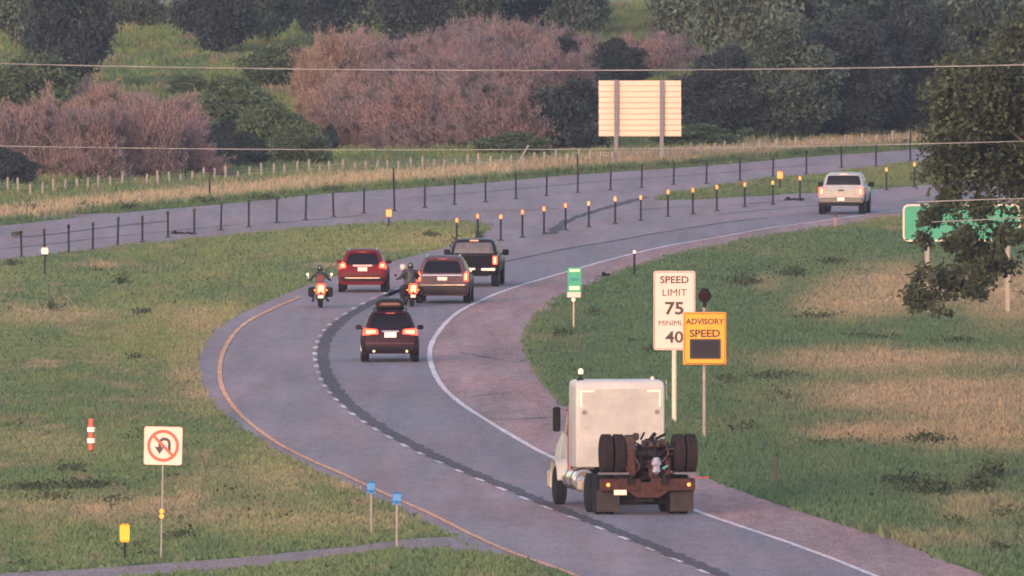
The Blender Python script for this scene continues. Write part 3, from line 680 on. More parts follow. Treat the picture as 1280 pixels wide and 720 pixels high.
# advisory speed
g = G(881, 553); s = PXM(g[1]); sw, sh = 54/s, 66/s; zb = (553-456)/s
sg = thing('advisory_speed_sign', 'orange yellow advisory speed sign with a dark display panel', 'road sign', g, R(4))
M_AMB = mat('amber_sign_sheeting', (.80, .32, .02), rough=.45, var=.06, scale=2)
MB().cbox((0, .06, zb+sh/2), (sw, .12, sh), .02).build('panel', M_AMB, sg)
ring(MB(), rrect(sw-.07, sh-.07, .04, 0, zb+sh/2), rrect(sw-.11, sh-.11, .03, 0, zb+sh/2), -.006, .005).build('border', M_BLACK, sg)
text('ADVISORY', .235, 0, (553-402)/s, -.008, M_BLACK, sg, 1.0, bold=.006); text('SPEED', .30, 0, (553-417)/s, -.008, M_BLACK, sg, 1.12, bold=.008)
MB().cbox((.01, -.012, (553-436)/s), (36/s, .03, 22/s), .01).build('display', mat('led_display_face', (.020, .017, .030), rough=.6, spec=.2, var=.6, scale=26), sg)
ring(MB(), rrect(39/s, 25/s, .02, .01, (553-436)/s), rrect(35/s, 21/s, .015, .01, (553-436)/s), -.032, .02).build('display_frame', M_BLACK, sg)
mb = MB().cyl((0, .18, -.3), (0, .18, 2.35), .055, n=10); mb.build('post', M_GALV, sg)
MB().cyl((0, .18, 2.35), (0, .18, (553-383)/s), .055, n=10).build('upper_post', M_GALV, sg)
MB().lathe((0, .1, (553-370)/s), [(-.16, .14), (-.12, .19), (.1, .19), (.16, .12)], 'Y', 14).cbox((0, .1, (553-362)/s), (.22, .26, .06), .02).cyl((0, .15, (553-384)/s), (0, .12, (553-377)/s), .05).build('radar_head', mat('dark_maroon_housing', (.022, .008, .013), rough=.8, spec=.1), sg)
# no u-turn
g = G(201, 700); s = PXM(g[1]); w = 47/s; zc = (700-557)/s
sg = thing('no_u_turn_sign', 'square white no u-turn sign on a thin post in the left grass', 'road sign', g, R(-2))
sg.rotation_euler = (0, R(1.2), R(-2))
MB().slab(rrect(w, w, .06, 0, zc), back(0), .015).build('panel', M_SIGNW, sg)
circ = lambda r, cx=0, cz=0, n=40: [(cx+r*math.cos(2*math.pi*i/n), cz+r*math.sin(2*math.pi*i/n)) for i in range(n)]
rim = mat('pink_sign_rim', (.85, .50, .42))
ring(MB(), rrect(w+.012, w+.012, .06, 0, zc), rrect(w-.03, w-.03, .05, 0, zc), -.004, .02).build('border', rim, sg)
mb = MB(); ring(mb, circ(.40, 0, zc), circ(.322, 0, zc), -.008, .006)
mb.build('prohibition_ring', M_SRED, sg)
a = R(-45); c_, s_ = math.cos(a), math.sin(a); bar = [(-.35, -.036), (.35, -.036), (.35, .036), (-.35, .036)]
MB().slab([(u*c_-v*s_, zc+u*s_+v*c_) for u, v in bar], back(-.012), .004).build('prohibition_slash', M_SRED, sg)
U = [(.19, -.16)] + [(.035+.155*math.cos(R(t)), .06+.15*math.sin(R(t))) for t in range(0, 181, 15)] + [(-.12, -.03), (-.21, -.03), (-.085, -.21), (.03, -.03), (-.05, -.03)] + [(.035+.085*math.cos(R(t)), .06+.075*math.sin(R(t))) for t in range(180, -1, -15)] + [(.12, -.16)]
MB().slab([(u, zc+v) for u, v in U], back(-.0075), .004).build('u_turn_arrow', M_BLACK, sg)
MB().cbox((0, .04, zc/2-.05), (.04, .03, zc+.3), .01).build('post', M_GALV, sg)
for dz in (-.065, .065): MB().lathe((0, 0, (700-642)/s+dz), [(0, .06), (.03, .055), (.035, .03)], 'Y', 12).build('reflector', M_AMBER, sg)
# mile marker
g = G(716, 412); s = PXM(g[1])
sg = thing('mile_marker_sign', 'small narrow green mile marker sign on a thin post by the right shoulder', 'road sign', g, R(3))
M_GREEN = mat('green_sign_sheeting', (.02, .30, .20), rough=.45, var=.12, scale=5)
zc = (412-351)/s; MB().slab(rrect(17/s, 33/s, .03, 0.06, zc), back(0), .015).build('panel', M_GREEN, sg)
mp = mat('pale_green_print', (.50, .66, .52))
MB().cbox((.06, -.008, (412-338)/s), (13/s, .008, 3.5/s), .003).build('legend_line', mp, sg); MB().cbox((.06, -.008, (412-360)/s), (13/s, .008, 5/s), .003).build('legend_line', mp, sg)
MB().cbox((.06, -.008, (412-349)/s), (11/s, .008, 4/s), .003).build('legend_line', mat('teal_print', (.02, .20, .22)), sg)
MB().cbox((.04, -.012, (412-368.5)/s), (17/s, .012, 6.5/s), .004).build('legend_plate', M_SIGNW, sg)
MB().lathe((.02, -.02, (412-374.5)/s), [(0, .075), (.03, .07), (.035, .04)], 'Y', 12).build('reflector', M_PALE, sg)
MB().cbox((.03, .03, zc*.5-.05), (.055, .035, zc+.6), .01).build('post', mat('tan_post', (.40, .32, .27)), sg)
# big green guide sign behind the tree
g = G(1202, 392); s = PXM(g[1]); sw, sh = 148/s, 47/s; zc = (392-278.5)/s
sg = thing('guide_sign', 'large green guide sign half hidden by the leafy tree', 'road sign', g, R(2))
M_GREEN2 = mat('bright_green_sheeting', (.02, .25, .17), rough=.45, var=.1, scale=3)
MB().slab(rrect(sw, sh, .22, 0, zc), back(0), .03).build('panel', M_GREEN2, sg)
ring(MB(), rrect(sw-.02, sh-.02, .21, 0, zc), rrect(sw-.14, sh-.14, .16, 0, zc), -.006, .005).build('border', M_SIGNW, sg)
for xx in (-43/s, 58/s): MB().cbox((xx, .12, zc/2), (.17, .14, zc+sh*.7), .02).build('post', mat('pinkish_steel_post', (.27, .23, .22)), sg)
# blank sign seen from the back
g = G(800, 203); s = PXM(g[1]); sw, sh = 103/s, 70/s; zb = (203-170.5)/s
sg = thing('road_sign', 'large blank pale sign back of ribbed panels on two grey posts', 'sign', g, 0)
M_ALU = mat('sunlit_bare_aluminium', (.66, .46, .41), rough=.6, metal=0, var=.07, scale=1.2)
N_P = 10; ph = sh/N_P; pm_ = MB().cbox((0, 0, 0), (sw, .05, ph-.012), .008).cbox((0, -.03, -ph*.3), (sw, .03, .02), .004).build('panel', M_ALU, sg); pm_.location = (0, 0, zb+ph/2)
for i in range(1, N_P):
    o = pm_.copy(); COL.objects.link(o); o.parent = sg; o.location = (random.uniform(-.01, .01), random.uniform(-.006, .006), zb+ph*(i+.5))
M_DPOST = mat('grey_steel_beam', (.12, .11, .14), rough=.5, var=.15)
for xx in (-30/s, 27/s): MB().box((xx, -.06, (zb+sh)/2-.1), (.20, .02, zb+sh+.25)).box((xx, -.17, (zb+sh)/2-.1), (.03, .2, zb+sh+.25)).box((xx, -.28, (zb+sh)/2-.1), (.20, .02, zb+sh+.25)).build('post', M_DPOST, sg)

# ------------------------------------------------------------------ overhead cables (nearer than everything on the ground)
M_CABLE = mat('pale_power_cable', (.24, .22, .25), rough=.6, var=.3, scale=.8)
def cable(px_pts, Yd, r, label, x0=-55, x1=55):
    (xa, ya), (xb, yb), (xc, yc) = px_pts
    A, B, C_ = [AT(x, y, Yd) for x, y in px_pts]
    co = np.polyfit([A[0], B[0], C_[0]], [A[2], B[2], C_[2]], 2)
    P = [(x, Yd, float(np.polyval(co, x))) for x in np.linspace(x0, x1, 90)]
    return tag(MB().tube(P, r, 6).build('power_cable', M_CABLE, None), label, 'cable', 'overhead cables')
cable([(0, 79.5), (640, 88), (1280, 81)], 430, .013, 'upper overhead cable crossing the whole picture above the blank sign')
cable([(0, 182.5), (640, 187), (1280, 176.5)], 432, .011, 'lower overhead cable crossing the picture along the fence tops')
c1 = [(1146, 252.5), (1215, 250), (1280, 248)]; c2 = [(1165, 277.5), (1220, 275), (1280, 272)]
for c, lab in ((c1, 'upper of two short cables in front of the leafy tree'), (c2, 'lower of two short cables in front of the leafy tree')):
    a0 = AT(c[0][0], c[0][1], 552)[0]
    cable(c, 552, .016, lab, a0, 34)

# ------------------------------------------------------------------ vehicles
M_TYRE = mat('tyre_rubber', (.012, .011, .015), rough=.9, spec=.15, var=.3, scale=20)
M_RIM = mat('alloy_rim', (.35, .34, .36), rough=.35, metal=.7)
M_GLASS = mat('dark_tinted_glass', (.008, .007, .014), rough=.25, var=.4, scale=3, spec=.12)
M_GLASSG = mat('grey_rear_glass', (.085, .075, .10), rough=.15, var=.3, scale=4)
M_TRIM = mat('black_plastic_trim', (.010, .009, .013), rough=.7, spec=.15)
M_CHROME = mat('chrome_trim', (.62, .55, .57), rough=.25, metal=.8)
M_PLATE = mat('number_plate', (.78, .66, .60), rough=.5, var=.25, scale=18)
M_TAIL = mat('lit_tail_lamp', (.50, .02, .015), rough=.3, emit=1.0, ecol=(1, .075, .035), var=.2, scale=12)
M_TAILC = mat('lit_tail_lamp_core', (.9, .3, .2), rough=.3, emit=1.6, ecol=(1, .26, .09))
M_TAILD = mat('dim_tail_lamp', (.5, .08, .06), rough=.3, emit=.12, ecol=(1, .2, .1))
M_BRAKE3 = mat('high_brake_lamp', (.8, .25, .18), rough=.3, emit=.4, ecol=(1, .4, .25))
M_HEAD = mat('headlamp_glass', (.6, .6, .62), rough=.15)
def paint(n, c, rough=.5, metal=.0): return mat(n, c, rough=rough, metal=metal, var=.1, scale=2.5, coat=.0, spec=.10)
class Body:
    """levels: (z, y_rear, y_front, half_width, corner_radius) lofted upward"""
    def __init__(s, lv): s.lv = lv
    def at(s, z):
        L = s.lv
        if z <= L[0][0]: return L[0][1:]
        for a, b in zip(L, L[1:]):
            if a[0] <= z <= b[0]:
                t = (z-a[0])/(b[0]-a[0]+1e-9); return tuple(a[i]*(1-t)+b[i]*t for i in range(1, 5))
        return L[-1][1:]
    def rear(s, x, z):
        yr, yf, hw, r = s.at(z); ax = min(abs(x), hw); e = ax-(hw-r)
        return yr + (r - math.sqrt(max(0, r*r-e*e)) if e > 0 else 0)
    def mesh(s, k=5):
        V = []; n = 4*(k+1)
        for z, yr, yf, hw, r in s.lv:
            for cx, cy, a0 in ((hw-r, yr+r, -90), (hw-r, yf-r, 0), (-hw+r, yf-r, 90), (-hw+r, yr+r, 180)):
                for i in range(k+1):
                    a = R(a0+90*i/k); V.append((cx+r*math.cos(a), cy+r*math.sin(a), z))
        Fc = [(j*n+i, j*n+(i+1) % n, (j+1)*n+(i+1) % n, (j+1)*n+i) for j in range(len(s.lv)-1) for i in range(n)]
        Fc += [tuple(range(n-1, -1, -1)), tuple(range((len(s.lv)-1)*n, len(s.lv)*n))]
        return MB().add(V, Fc)
    def patch(s, P, out=.008, depth=.03):
        """plate that follows the rear surface: outline cut into cells, laid on the body, rim folded inward"""
        def clip(Q, ax, lim, keep):
            R_ = []
            for i in range(len(Q)):
                a, b = Q[i], Q[(i+1) % len(Q)]; ia = (a[ax]-lim)*keep >= -1e-9; ib = (b[ax]-lim)*keep >= -1e-9
                if ia: R_.append(a)
                if ia != ib: t = (lim-a[ax])/(b[ax]-a[ax]); R_.append((a[0]+(b[0]-a[0])*t, a[1]+(b[1]-a[1])*t))
            return R_
        x0, x1 = min(p[0] for p in P), max(p[0] for p in P); z0, z1 = min(p[1] for p in P), max(p[1] for p in P)
        zs = sorted({z0, z1, *[l[0] for l in s.lv if z0 < l[0] < z1]}); nx_ = max(1, int((x1-x0)/.07)); bm = bmesh.new()
        for i in range(nx_):
            A = clip(clip(P, 0, x0+(x1-x0)*i/nx_, 1), 0, x0+(x1-x0)*(i+1)/nx_, -1)
            for za, zb_ in zip(zs, zs[1:]):
                Q = clip(clip(A, 1, za, 1), 1, zb_, -1) if len(A) > 2 else []
                K = []
                for q in Q:
                    if not K or math.hypot(q[0]-K[-1][0], q[1]-K[-1][1]) > 1e-4: K.append(q)
                if len(K) > 2 and math.hypot(K[0][0]-K[-1][0], K[0][1]-K[-1][1]) < 1e-4: K.pop()
                if len(K) > 2:
                    bm.faces.new([bm.verts.new((u, s.rear(u, v)-out, v)) for u, v in K])
        bmesh.ops.remove_doubles(bm, verts=bm.verts, dist=2e-4)
        E = [e for e in bm.edges if e.is_boundary]; g_ = bmesh.ops.extrude_edge_only(bm, edges=E)
        for v in g_['geom']:
            if isinstance(v, bmesh.types.BMVert): v.co.y += depth
        bm.verts.index_update(); mb = MB(); mb.add([v.co[:] for v in bm.verts], [[v.index for v in f.verts] for f in bm.faces]); bm.free(); return mb
    def side(s, P, sgn, out=.006, depth=.02):
        return MB().slab(P, lambda u, v, d: (sgn*(s.at(v)[2]+out-d), u, v), depth)
def wheel(parent, x, y, r=.36, w=.24):
    t = MB().lathe((x, y, r), [(-w/2, r*.62), (-w/2, r*.88), (-w/2+.03, r*.98), (-w/4, r), (w/4, r), (w/2-.03, r*.98), (w/2, r*.88), (w/2, r*.62)], 'X', 22).build('tyre', M_TYRE, parent)
    sg_ = 1 if x > 0 else -1; mb = MB().lathe((x+sg_*(w/2-.01), y, r), [(-.04, r*.6), (0, r*.62), (.012, r*.56), (.0, r*.5)], 'X', 20)
    for i in range(5):
        a = 2*math.pi*i/5; mb.cyl((x+sg_*(w/2), y, r), (x+sg_*(w/2), y+math.cos(a)*r*.55, r+math.sin(a)*r*.55), .03, .025, 6)
    mb.build('rim', M_RIM, parent); return t
def mir(P): return [(-x, z) for x, z in reversed(P)]
def plate(B, parent, z, w=.31, h=.155, m=None):
    y = B.rear(0, z)-.02; o = MB().cbox((0, y, z), (w, .02, h), .006).build('number_plate', m or M_PLATE, parent); return o
def common(t, B, pm, L, hw, r=.36, yw=1.4, ww=.24, zm=1.05):
    for y in (-yw, yw):
        for x in (-1, 1):
            wheel(t, x*(hw-ww/2-.01), y, r, ww)
            MB().lathe((x*(hw-.02), y, r+.02), [(-.03, r*1.12), (.035, r*1.14), (.036, r*1.02)], 'X', 22).build('wheel_arch', M_TRIM, t)
    MB().box((0, 0, .34), (hw*1.5, yw*2.0, .14)).build('underbody', M_TRIM, t)
    ym = B.at(zm+.1)[1]-.75
    for x in (-1, 1):
        o = MB().cbox((x*(B.at(zm)[2]+.13), ym, zm+.06), (.20, .12, .15), .03).cyl((x*(B.at(zm)[2]-.02), ym+.02, zm), (x*(B.at(zm)[2]+.08), ym, zm+.02), .025).build('side_mirror', pm, t)
def suv(label, px, py, yaw, pm, W, Hh, L=4.7, style=0, cat='car'):
    t = thing('car', label, cat, G(px, py, ZP+.008), R(-yaw), 'cars driving away round the bend')
    hw = W/2; r0 = -L/2; f0 = L/2; k = Hh/1.7
    B = Body([(.30, r0+.10, f0-.18, hw-.12, .10), (.42, r0+.01, f0-.04, hw-.04, .16), (.62, r0, f0, hw-.01, .20), (.82, r0+.06, f0-.04, hw, .22), (.98*k, r0+.10, f0-.16, hw-.02, .22), (1.05*k, r0+.13, f0-.75, hw-.06, .22), (1.09*k, r0+.15, f0-1.35, hw-.10, .2),
              (1.30*k, r0+.24, f0-1.70, hw-.17, .2), (1.50*k, r0+.36, f0-2.05, hw-.25, .2), (1.62*k, r0+.48, f0-2.30, hw-.32, .2), (1.68*k, r0+.62, f0-2.5, hw-.42, .2), (1.70*k, r0+.9, f0-2.7, hw-.6, .15)])
    B.mesh().build('body', pm, t, smooth=50)
    g0 = hw-.30; g1 = hw-.42
    win = [(-g0+.04, 1.10*k), (g0-.04, 1.10*k), (g0+.02, 1.16*k), (g1+.05, 1.45*k), (g1-.03, 1.53*k), (-g1+.03, 1.53*k), (-g1-.05, 1.45*k), (-g0-.02, 1.16*k)]
    B.patch(win).build('rear_window', M_GLASS, t)
    MB().tube([(-.05, B.rear(0, 1.13*k)-.02, 1.13*k), (.3, B.rear(.3, 1.16*k)-.025, 1.17*k)], .012, 5).build('wiper', M_TRIM, t)
    MB().cbox((0, B.rear(0, 1.60*k)-.05, 1.60*k), (g1*2+.06, .16, .035), .012).build('spoiler', pm, t)
    MB().cbox((0, B.rear(0, 1.60*k)-.135, 1.60*k), (.3, .012, .02), .004).build('high_brake_lamp', M_TAILD, t)
    for sg_ in (-1, 1):
        B.side([(r0+.75, 1.13*k), (f0-1.55, 1.13*k), (f0-2.02, 1.42*k), (f0-2.2, 1.48*k), (r0+.95, 1.48*k)], sg_).build('side_window', M_GLASS, t)
        MB().tube([(sg_*(hw-.40), y, (1.66+.05*c)*k) for y, c in ((r0+.8, 0), (r0+.9, 1), (f0-2.7, 1), (f0-2.6, 0))], .02, 6).build('roof_rail', M_CHROME if style != 2 else M_TRIM, t)
    MB().slab([(-g0, 1.1*k), (g0, 1.1*k), (g1, 1.5*k), (-g1, 1.5*k)], lambda u, v, d: (u, B.at(v)[1]+.006-d, v), .02).build('windscreen', M_GLASS, t)
    for sg_ in (-1, 1): MB().slab([(sg_*(hw-.50), .74), (sg_*(hw-.24), .72), (sg_*(hw-.22), .86), (sg_*(hw-.5), .84)], lambda u, v, d: (u, B.at(v)[1]+.01-d, v), .03).build('headlamp', M_HEAD, t)
    MB().slab([(-.42, .62), (.42, .62), (.46, .82), (-.46, .82)], lambda u, v, d: (u, B.at(v)[1]+.012-d, v), .03).build('grille', M_TRIM, t)
    common(t, B, pm if style != 1 else M_TRIM, L, hw)
    if style == 0:      # red crossover: tall wrap lamps beside the window
        lp = [(hw-.30, .98*k), (hw-.02, .92*k), (hw-.04, 1.12*k), (hw-.16, 1.22*k), (hw-.28, 1.16*k)]
        cr = [(hw-.24, 1.01*k), (hw-.10, 1.01*k), (hw-.13, 1.13*k), (hw-.22, 1.13*k)]
        B.patch([(-.34, .985), (.34, .985), (.38, 1.045), (-.38, 1.045)], .02).build('chrome_strip', mat('pink_lit_chrome', (.75, .45, .48), rough=.3), t)
        plate(B, t, .88, .36, .15)
        B.patch([(-hw+.16, .42), (hw-.16, .42), (hw-.10, .60), (-hw+.10, .60)], .02).build('bumper_insert', M_TRIM, t)
        MB().cbox((0, r0-.03, .55), (W-.5, .05, .045), .012).build('bumper_strip', M_CHROME, t)
        MB().cbox((0, r0-.03, .70), (W-.42, .04, .05), .012).build('crease', mat('dark_red_crease_shade', (.05, .015, .02)), t)  # dark strip paints the shade of the bumper crease
    elif style == 1:    # silver three-row
        lp = [(hw-.20, .80*k), (hw-.03, .80*k), (hw-.05, 1.13*k), (hw-.14, 1.16*k), (hw-.22, 1.04*k)]
        cr = [(hw-.17, .86*k), (hw-.09, .86*k), (hw-.10, 1.08*k), (hw-.16, 1.08*k)]
        B.patch([(-hw+.26, 1.0*k), (hw-.26, 1.0*k), (hw-.26, 1.05*k), (-hw+.26, 1.05*k)], .02).build('chrome_strip', M_CHROME, t)
        plate(B, t, .93, .36, .14)
        B.patch([(-hw+.08, .36), (hw-.08, .36), (hw-.04, .66), (-hw+.04, .66)], .018).build('bumper_cladding', mat('dark_maroon_cladding', (.022, .010, .016), rough=.7), t)
        MB().cbox((0, r0-.02, .70), (W-.3, .05, .04), .012).build('bumper_strip', M_CHROME, t)
    else:               # near dark suv: wide flat lamps
        lp = [(hw-.55, .93*k), (hw-.03, .88*k), (hw-.05, 1.07*k), (hw-.12, 1.12*k), (hw-.52, 1.08*k)]
        cr = [(hw-.46, .97*k), (hw-.14, .94*k), (hw-.15, 1.05*k), (hw-.45, 1.04*k)]
        plate(B, t, .92, .40, .17, mat('bright_plate', (.92, .85, .78), rough=.4, var=.15, scale=12))
        B.patch([(-.30, 1.02), (.30, 1.02), (.26, 1.06), (-.26, 1.06)], .02).build('handle_strip', M_CHROME, t)
        B.patch([(-hw+.14, .36), (hw-.14, .36), (hw-.08, .52), (-hw+.08, .52)], .02).build('diffuser', M_TRIM, t)
        MB().cbox((0, r0-.015, .64), (W-.30, .03, .03), .01).build('bumper_crease', mat('plum_crease', (.10, .04, .06)), t)
        MB().cyl((-.55, r0-.04, .38), (-.55, r0+.2, .38), .045).build('exhaust_tip', M_CHROME, t); MB().cyl((.55, r0-.04, .38), (.55, r0+.2, .38), .045).build('exhaust_tip', M_CHROME, t)
    for P_ in (lp, mir(lp)):
        l = B.patch(P_, .02, .05).build('tail_lamp', M_TAIL, t)
    for P_ in (cr, mir(cr)): B.patch(P_, .028, .02).build('lamp_core', M_TAILC, t.children[-1] if False else l)
    return t, B, k
suv('red crossover with lit tail lamps nearest the yellow edge line', 455, 363.5, 1, paint('red_car_paint', (.135, .010, .020)), 1.84, 1.62, style=0)
suv('silver brown three row SUV between a motorcycle and the black pickup', 556, 377.5, 2, paint('silver_brown_paint', (.105, .058, .072)), 2.0, 1.76, 5.0, 1)
t, B, k = suv('dark plum SUV with a roof box, nearest car on the bend', 487, 450.5, -1, paint('dark_plum_paint', (.026, .008, .018), .4), 1.90, 1.74, 4.7, 2)
RB = Body([(1.78, -1.5, .45, .36, .12), (1.84, -1.62, .6, .47, .18), (1.96, -1.62, .62, .48, .2), (2.05, -1.5, .5, .42, .2), (2.09, -1.3, .2, .3, .16)])
rb = RB.mesh().build('roof_box', mat('dark_brown_roof_box', (.020, .008, .008), rough=.6, spec=.2), t, 50)
RB.patch([(-.34, 1.9), (.34, 1.9), (.3, 1.98), (-.3, 1.98)], .01).build('lid_seam', mat('rusty_tint', (.16, .07, .05)), rb)
MB().box((0, -1.0, 1.76), (1.0, .06, .04)).box((0, .1, 1.76), (1.0, .06, .04)).build('crossbar', M_TRIM, t)

def pickup(label, px, py, yaw, pm, dark, W=2.02, Hh=1.9, L=5.7):
    t = thing('pickup_truck', label, 'pickup truck', G(px, py, ZP+.008), R(-yaw)); hw = W/2; r0 = -L/2; f0 = L/2; k = Hh/1.9
    zb = 1.26*k; bf = r0+1.85
    LB = Body([(.50, r0+.16, f0-.15, hw-.10, .10), (.62, r0+.13, f0-.03, hw-.02, .14), (.85, r0+.12, f0, hw, .16), (.92, r0+.12, f0-.02, hw, .16)])
    LB.mesh().build('lower_body', pm, t, 50)
    CB = Body([(.92, bf, f0-.04, hw-.005, .14), (1.10*k, bf, f0-.16, hw-.01, .16), (1.24*k, bf+.01, f0-.6, hw-.05, .18), (1.30*k, bf+.03, f0-1.3, hw-.10, .2), (1.60*k, bf+.10, f0-1.75, hw-.17, .2), (1.80*k, bf+.18, f0-2.1, hw-.25, .2), (1.87*k, bf+.32, f0-2.3, hw-.34, .2), (1.9*k, bf+.6, f0-2.5, hw-.6, .15)])
    CB.mesh().build('cab', pm, t, 50)
    for sg_ in (-1, 1):
        MB().cbox((sg_*(hw-.06), (r0+.14+bf)/2, (.92+zb)/2), (.11, bf-r0-.16, zb-.90), .03).build('bed_side', pm, t)
        CB.side([(bf+.35, 1.33*k), (f0-1.5, 1.33*k), (f0-1.95, 1.66*k), (bf+.4, 1.68*k)], sg_).build('side_window', M_GLASS, t)
    TB = Body([(.70, r0+.08, r0+.20, hw-.14, .03), (1.0, r0+.075, r0+.20, hw-.13, .03), (zb, r0+.08, r0+.20, hw-.13, .03)])
    tgm = mat('dark_tailgate_insert', (.008, .006, .010), rough=.8, spec=.08) if dark else pm
    MB().cbox((0, r0+.13, (.72+zb)/2), (W-.36, .10, zb-.72), .02).build('tailgate', tgm if dark else pm, t)
    MB().cbox((0, r0+.07, zb-.14), (.24, .03, .07), .012).build('tailgate_handle', M_TRIM, t)
    if not dark: MB().cbox((0, r0+.072, .93), (W-.75, .02, .28), .02).build('tailgate_panel', mat('grey_tan_tailgate', (.34, .30, .30), rough=.6), t)
    yc = CB.lv[3][1]
    CB.patch([(-hw+.24, 1.33*k), (hw-.24, 1.33*k), (hw-.32, 1.72*k), (hw-.40, 1.76*k), (-hw+.40, 1.76*k), (-hw+.32, 1.72*k)], .01).build('rear_window', M_GLASSG if dark else M_GLASS, t)
    MB().cbox((0, CB.rear(0, 1.83*k)-.03, 1.83*k), (.34, .04, .04), .01).build('high_brake_lamp', M_BRAKE3, t)
    MB().slab([(-hw+.25, 1.3*k), (hw-.25, 1.3*k), (hw-.38, 1.74*k), (-hw+.38, 1.74*k)], lambda u, v, d: (u, CB.at(v)[1]+.006-d, v), .02).build('windscreen', M_GLASS, t)
    MB().slab([(-.6, .7), (.6, .7), (.6, .88), (-.6, .88)], lambda u, v, d: (u, f0+.01-d, v), .03).build('grille', M_TRIM, t)
    for sg_ in (-1, 1):
        w0 = .20 if dark else .30
        l = MB().cbox((sg_*(hw-w0/2-.01), r0+.13, (.82+zb)/2+.02), (w0, .12, zb-.86), .03).build('tail_lamp', M_TAIL if dark else mat('salmon_tail_lamp', (.55, .03, .03), rough=.3, emit=.9, ecol=(1, .09, .06)), t)
        MB().cbox((sg_*(hw-w0/2-.01), r0+.065, (.82+zb)/2+.02), (w0*.35, .02, (zb-.86)*.7), .01).build('lamp_core', M_TAILC if dark else mat('bright_salmon_core', (.8, .2, .15), emit=1.2, ecol=(1, .20, .12)), l)
    bm_ = M_CHROME if dark else mat('grey_bumper', (.09, .08, .09), rough=.5)
    if dark:
        for sg_ in (-1, 1): MB().cbox((sg_*(hw-.36), r0+.04, .68), (.58, .12, .13), .03).build('bumper_end', M_CHROME, t)
        MB().cbox((0, r0+.05, .66), (W-1.2, .12, .12), .02).build('bumper', M_TRIM, t)
    else: MB().cbox((0, r0+.04, .64), (W-.12, .16, .22), .03).build('bumper', bm_, t); MB().cbox((0, r0+.10, .47), (W-.3, .10, .16), .03).build('under_bumper_shade', M_TRIM, t)  # black strip below the bumper stands in for the shade there
    MB().cbox((0, r0-.05, .66 if dark else .70), (.32, .02, .16), .006).build('number_plate', M_PLATE, t)
    MB().box((0, r0+.1, .48), (.1, .3, .1)).box((0, r0+.25, .5), (1.2, .1, .08)).build('tow_hitch', M_TRIM, t)
    for y in (-1.75, 1.85):
        for x in (-1, 1):
            wheel(t, x*(hw-.15), y, .41, .27)
            MB().lathe((x*(hw-.02), y, .44), [(-.03, .48), (.03, .49), (.031, .44)], 'X', 22).build('wheel_arch', M_TRIM, t)
    for x in (-1, 1): MB().cbox((x*(hw+.12), CB.at(1.35)[1]-.5, 1.32*k), (.24, .1, .22), .03).cyl((x*(hw-.1), CB.at(1.35)[1]-.5, 1.26*k), (x*(hw+.05), CB.at(1.35)[1]-.5, 1.28*k), .03).build('side_mirror', M_TRIM, t)
    MB().box((0, -.2, .46), (W*.6, L*.6, .12)).build('underbody', M_TRIM, t)
    return t
pickup('black pickup truck partly hidden by the silver brown SUV', 594, 356.5, 3, paint('black_truck_paint', (.012, .010, .016), .4), True, 2.02, 1.80)
pickup('white pickup truck driving away at the upper right', 1056, 266.5, 4.5, paint('white_truck_paint', (.31, .32, .38), .35, 0), False, 2.05, 1.84)

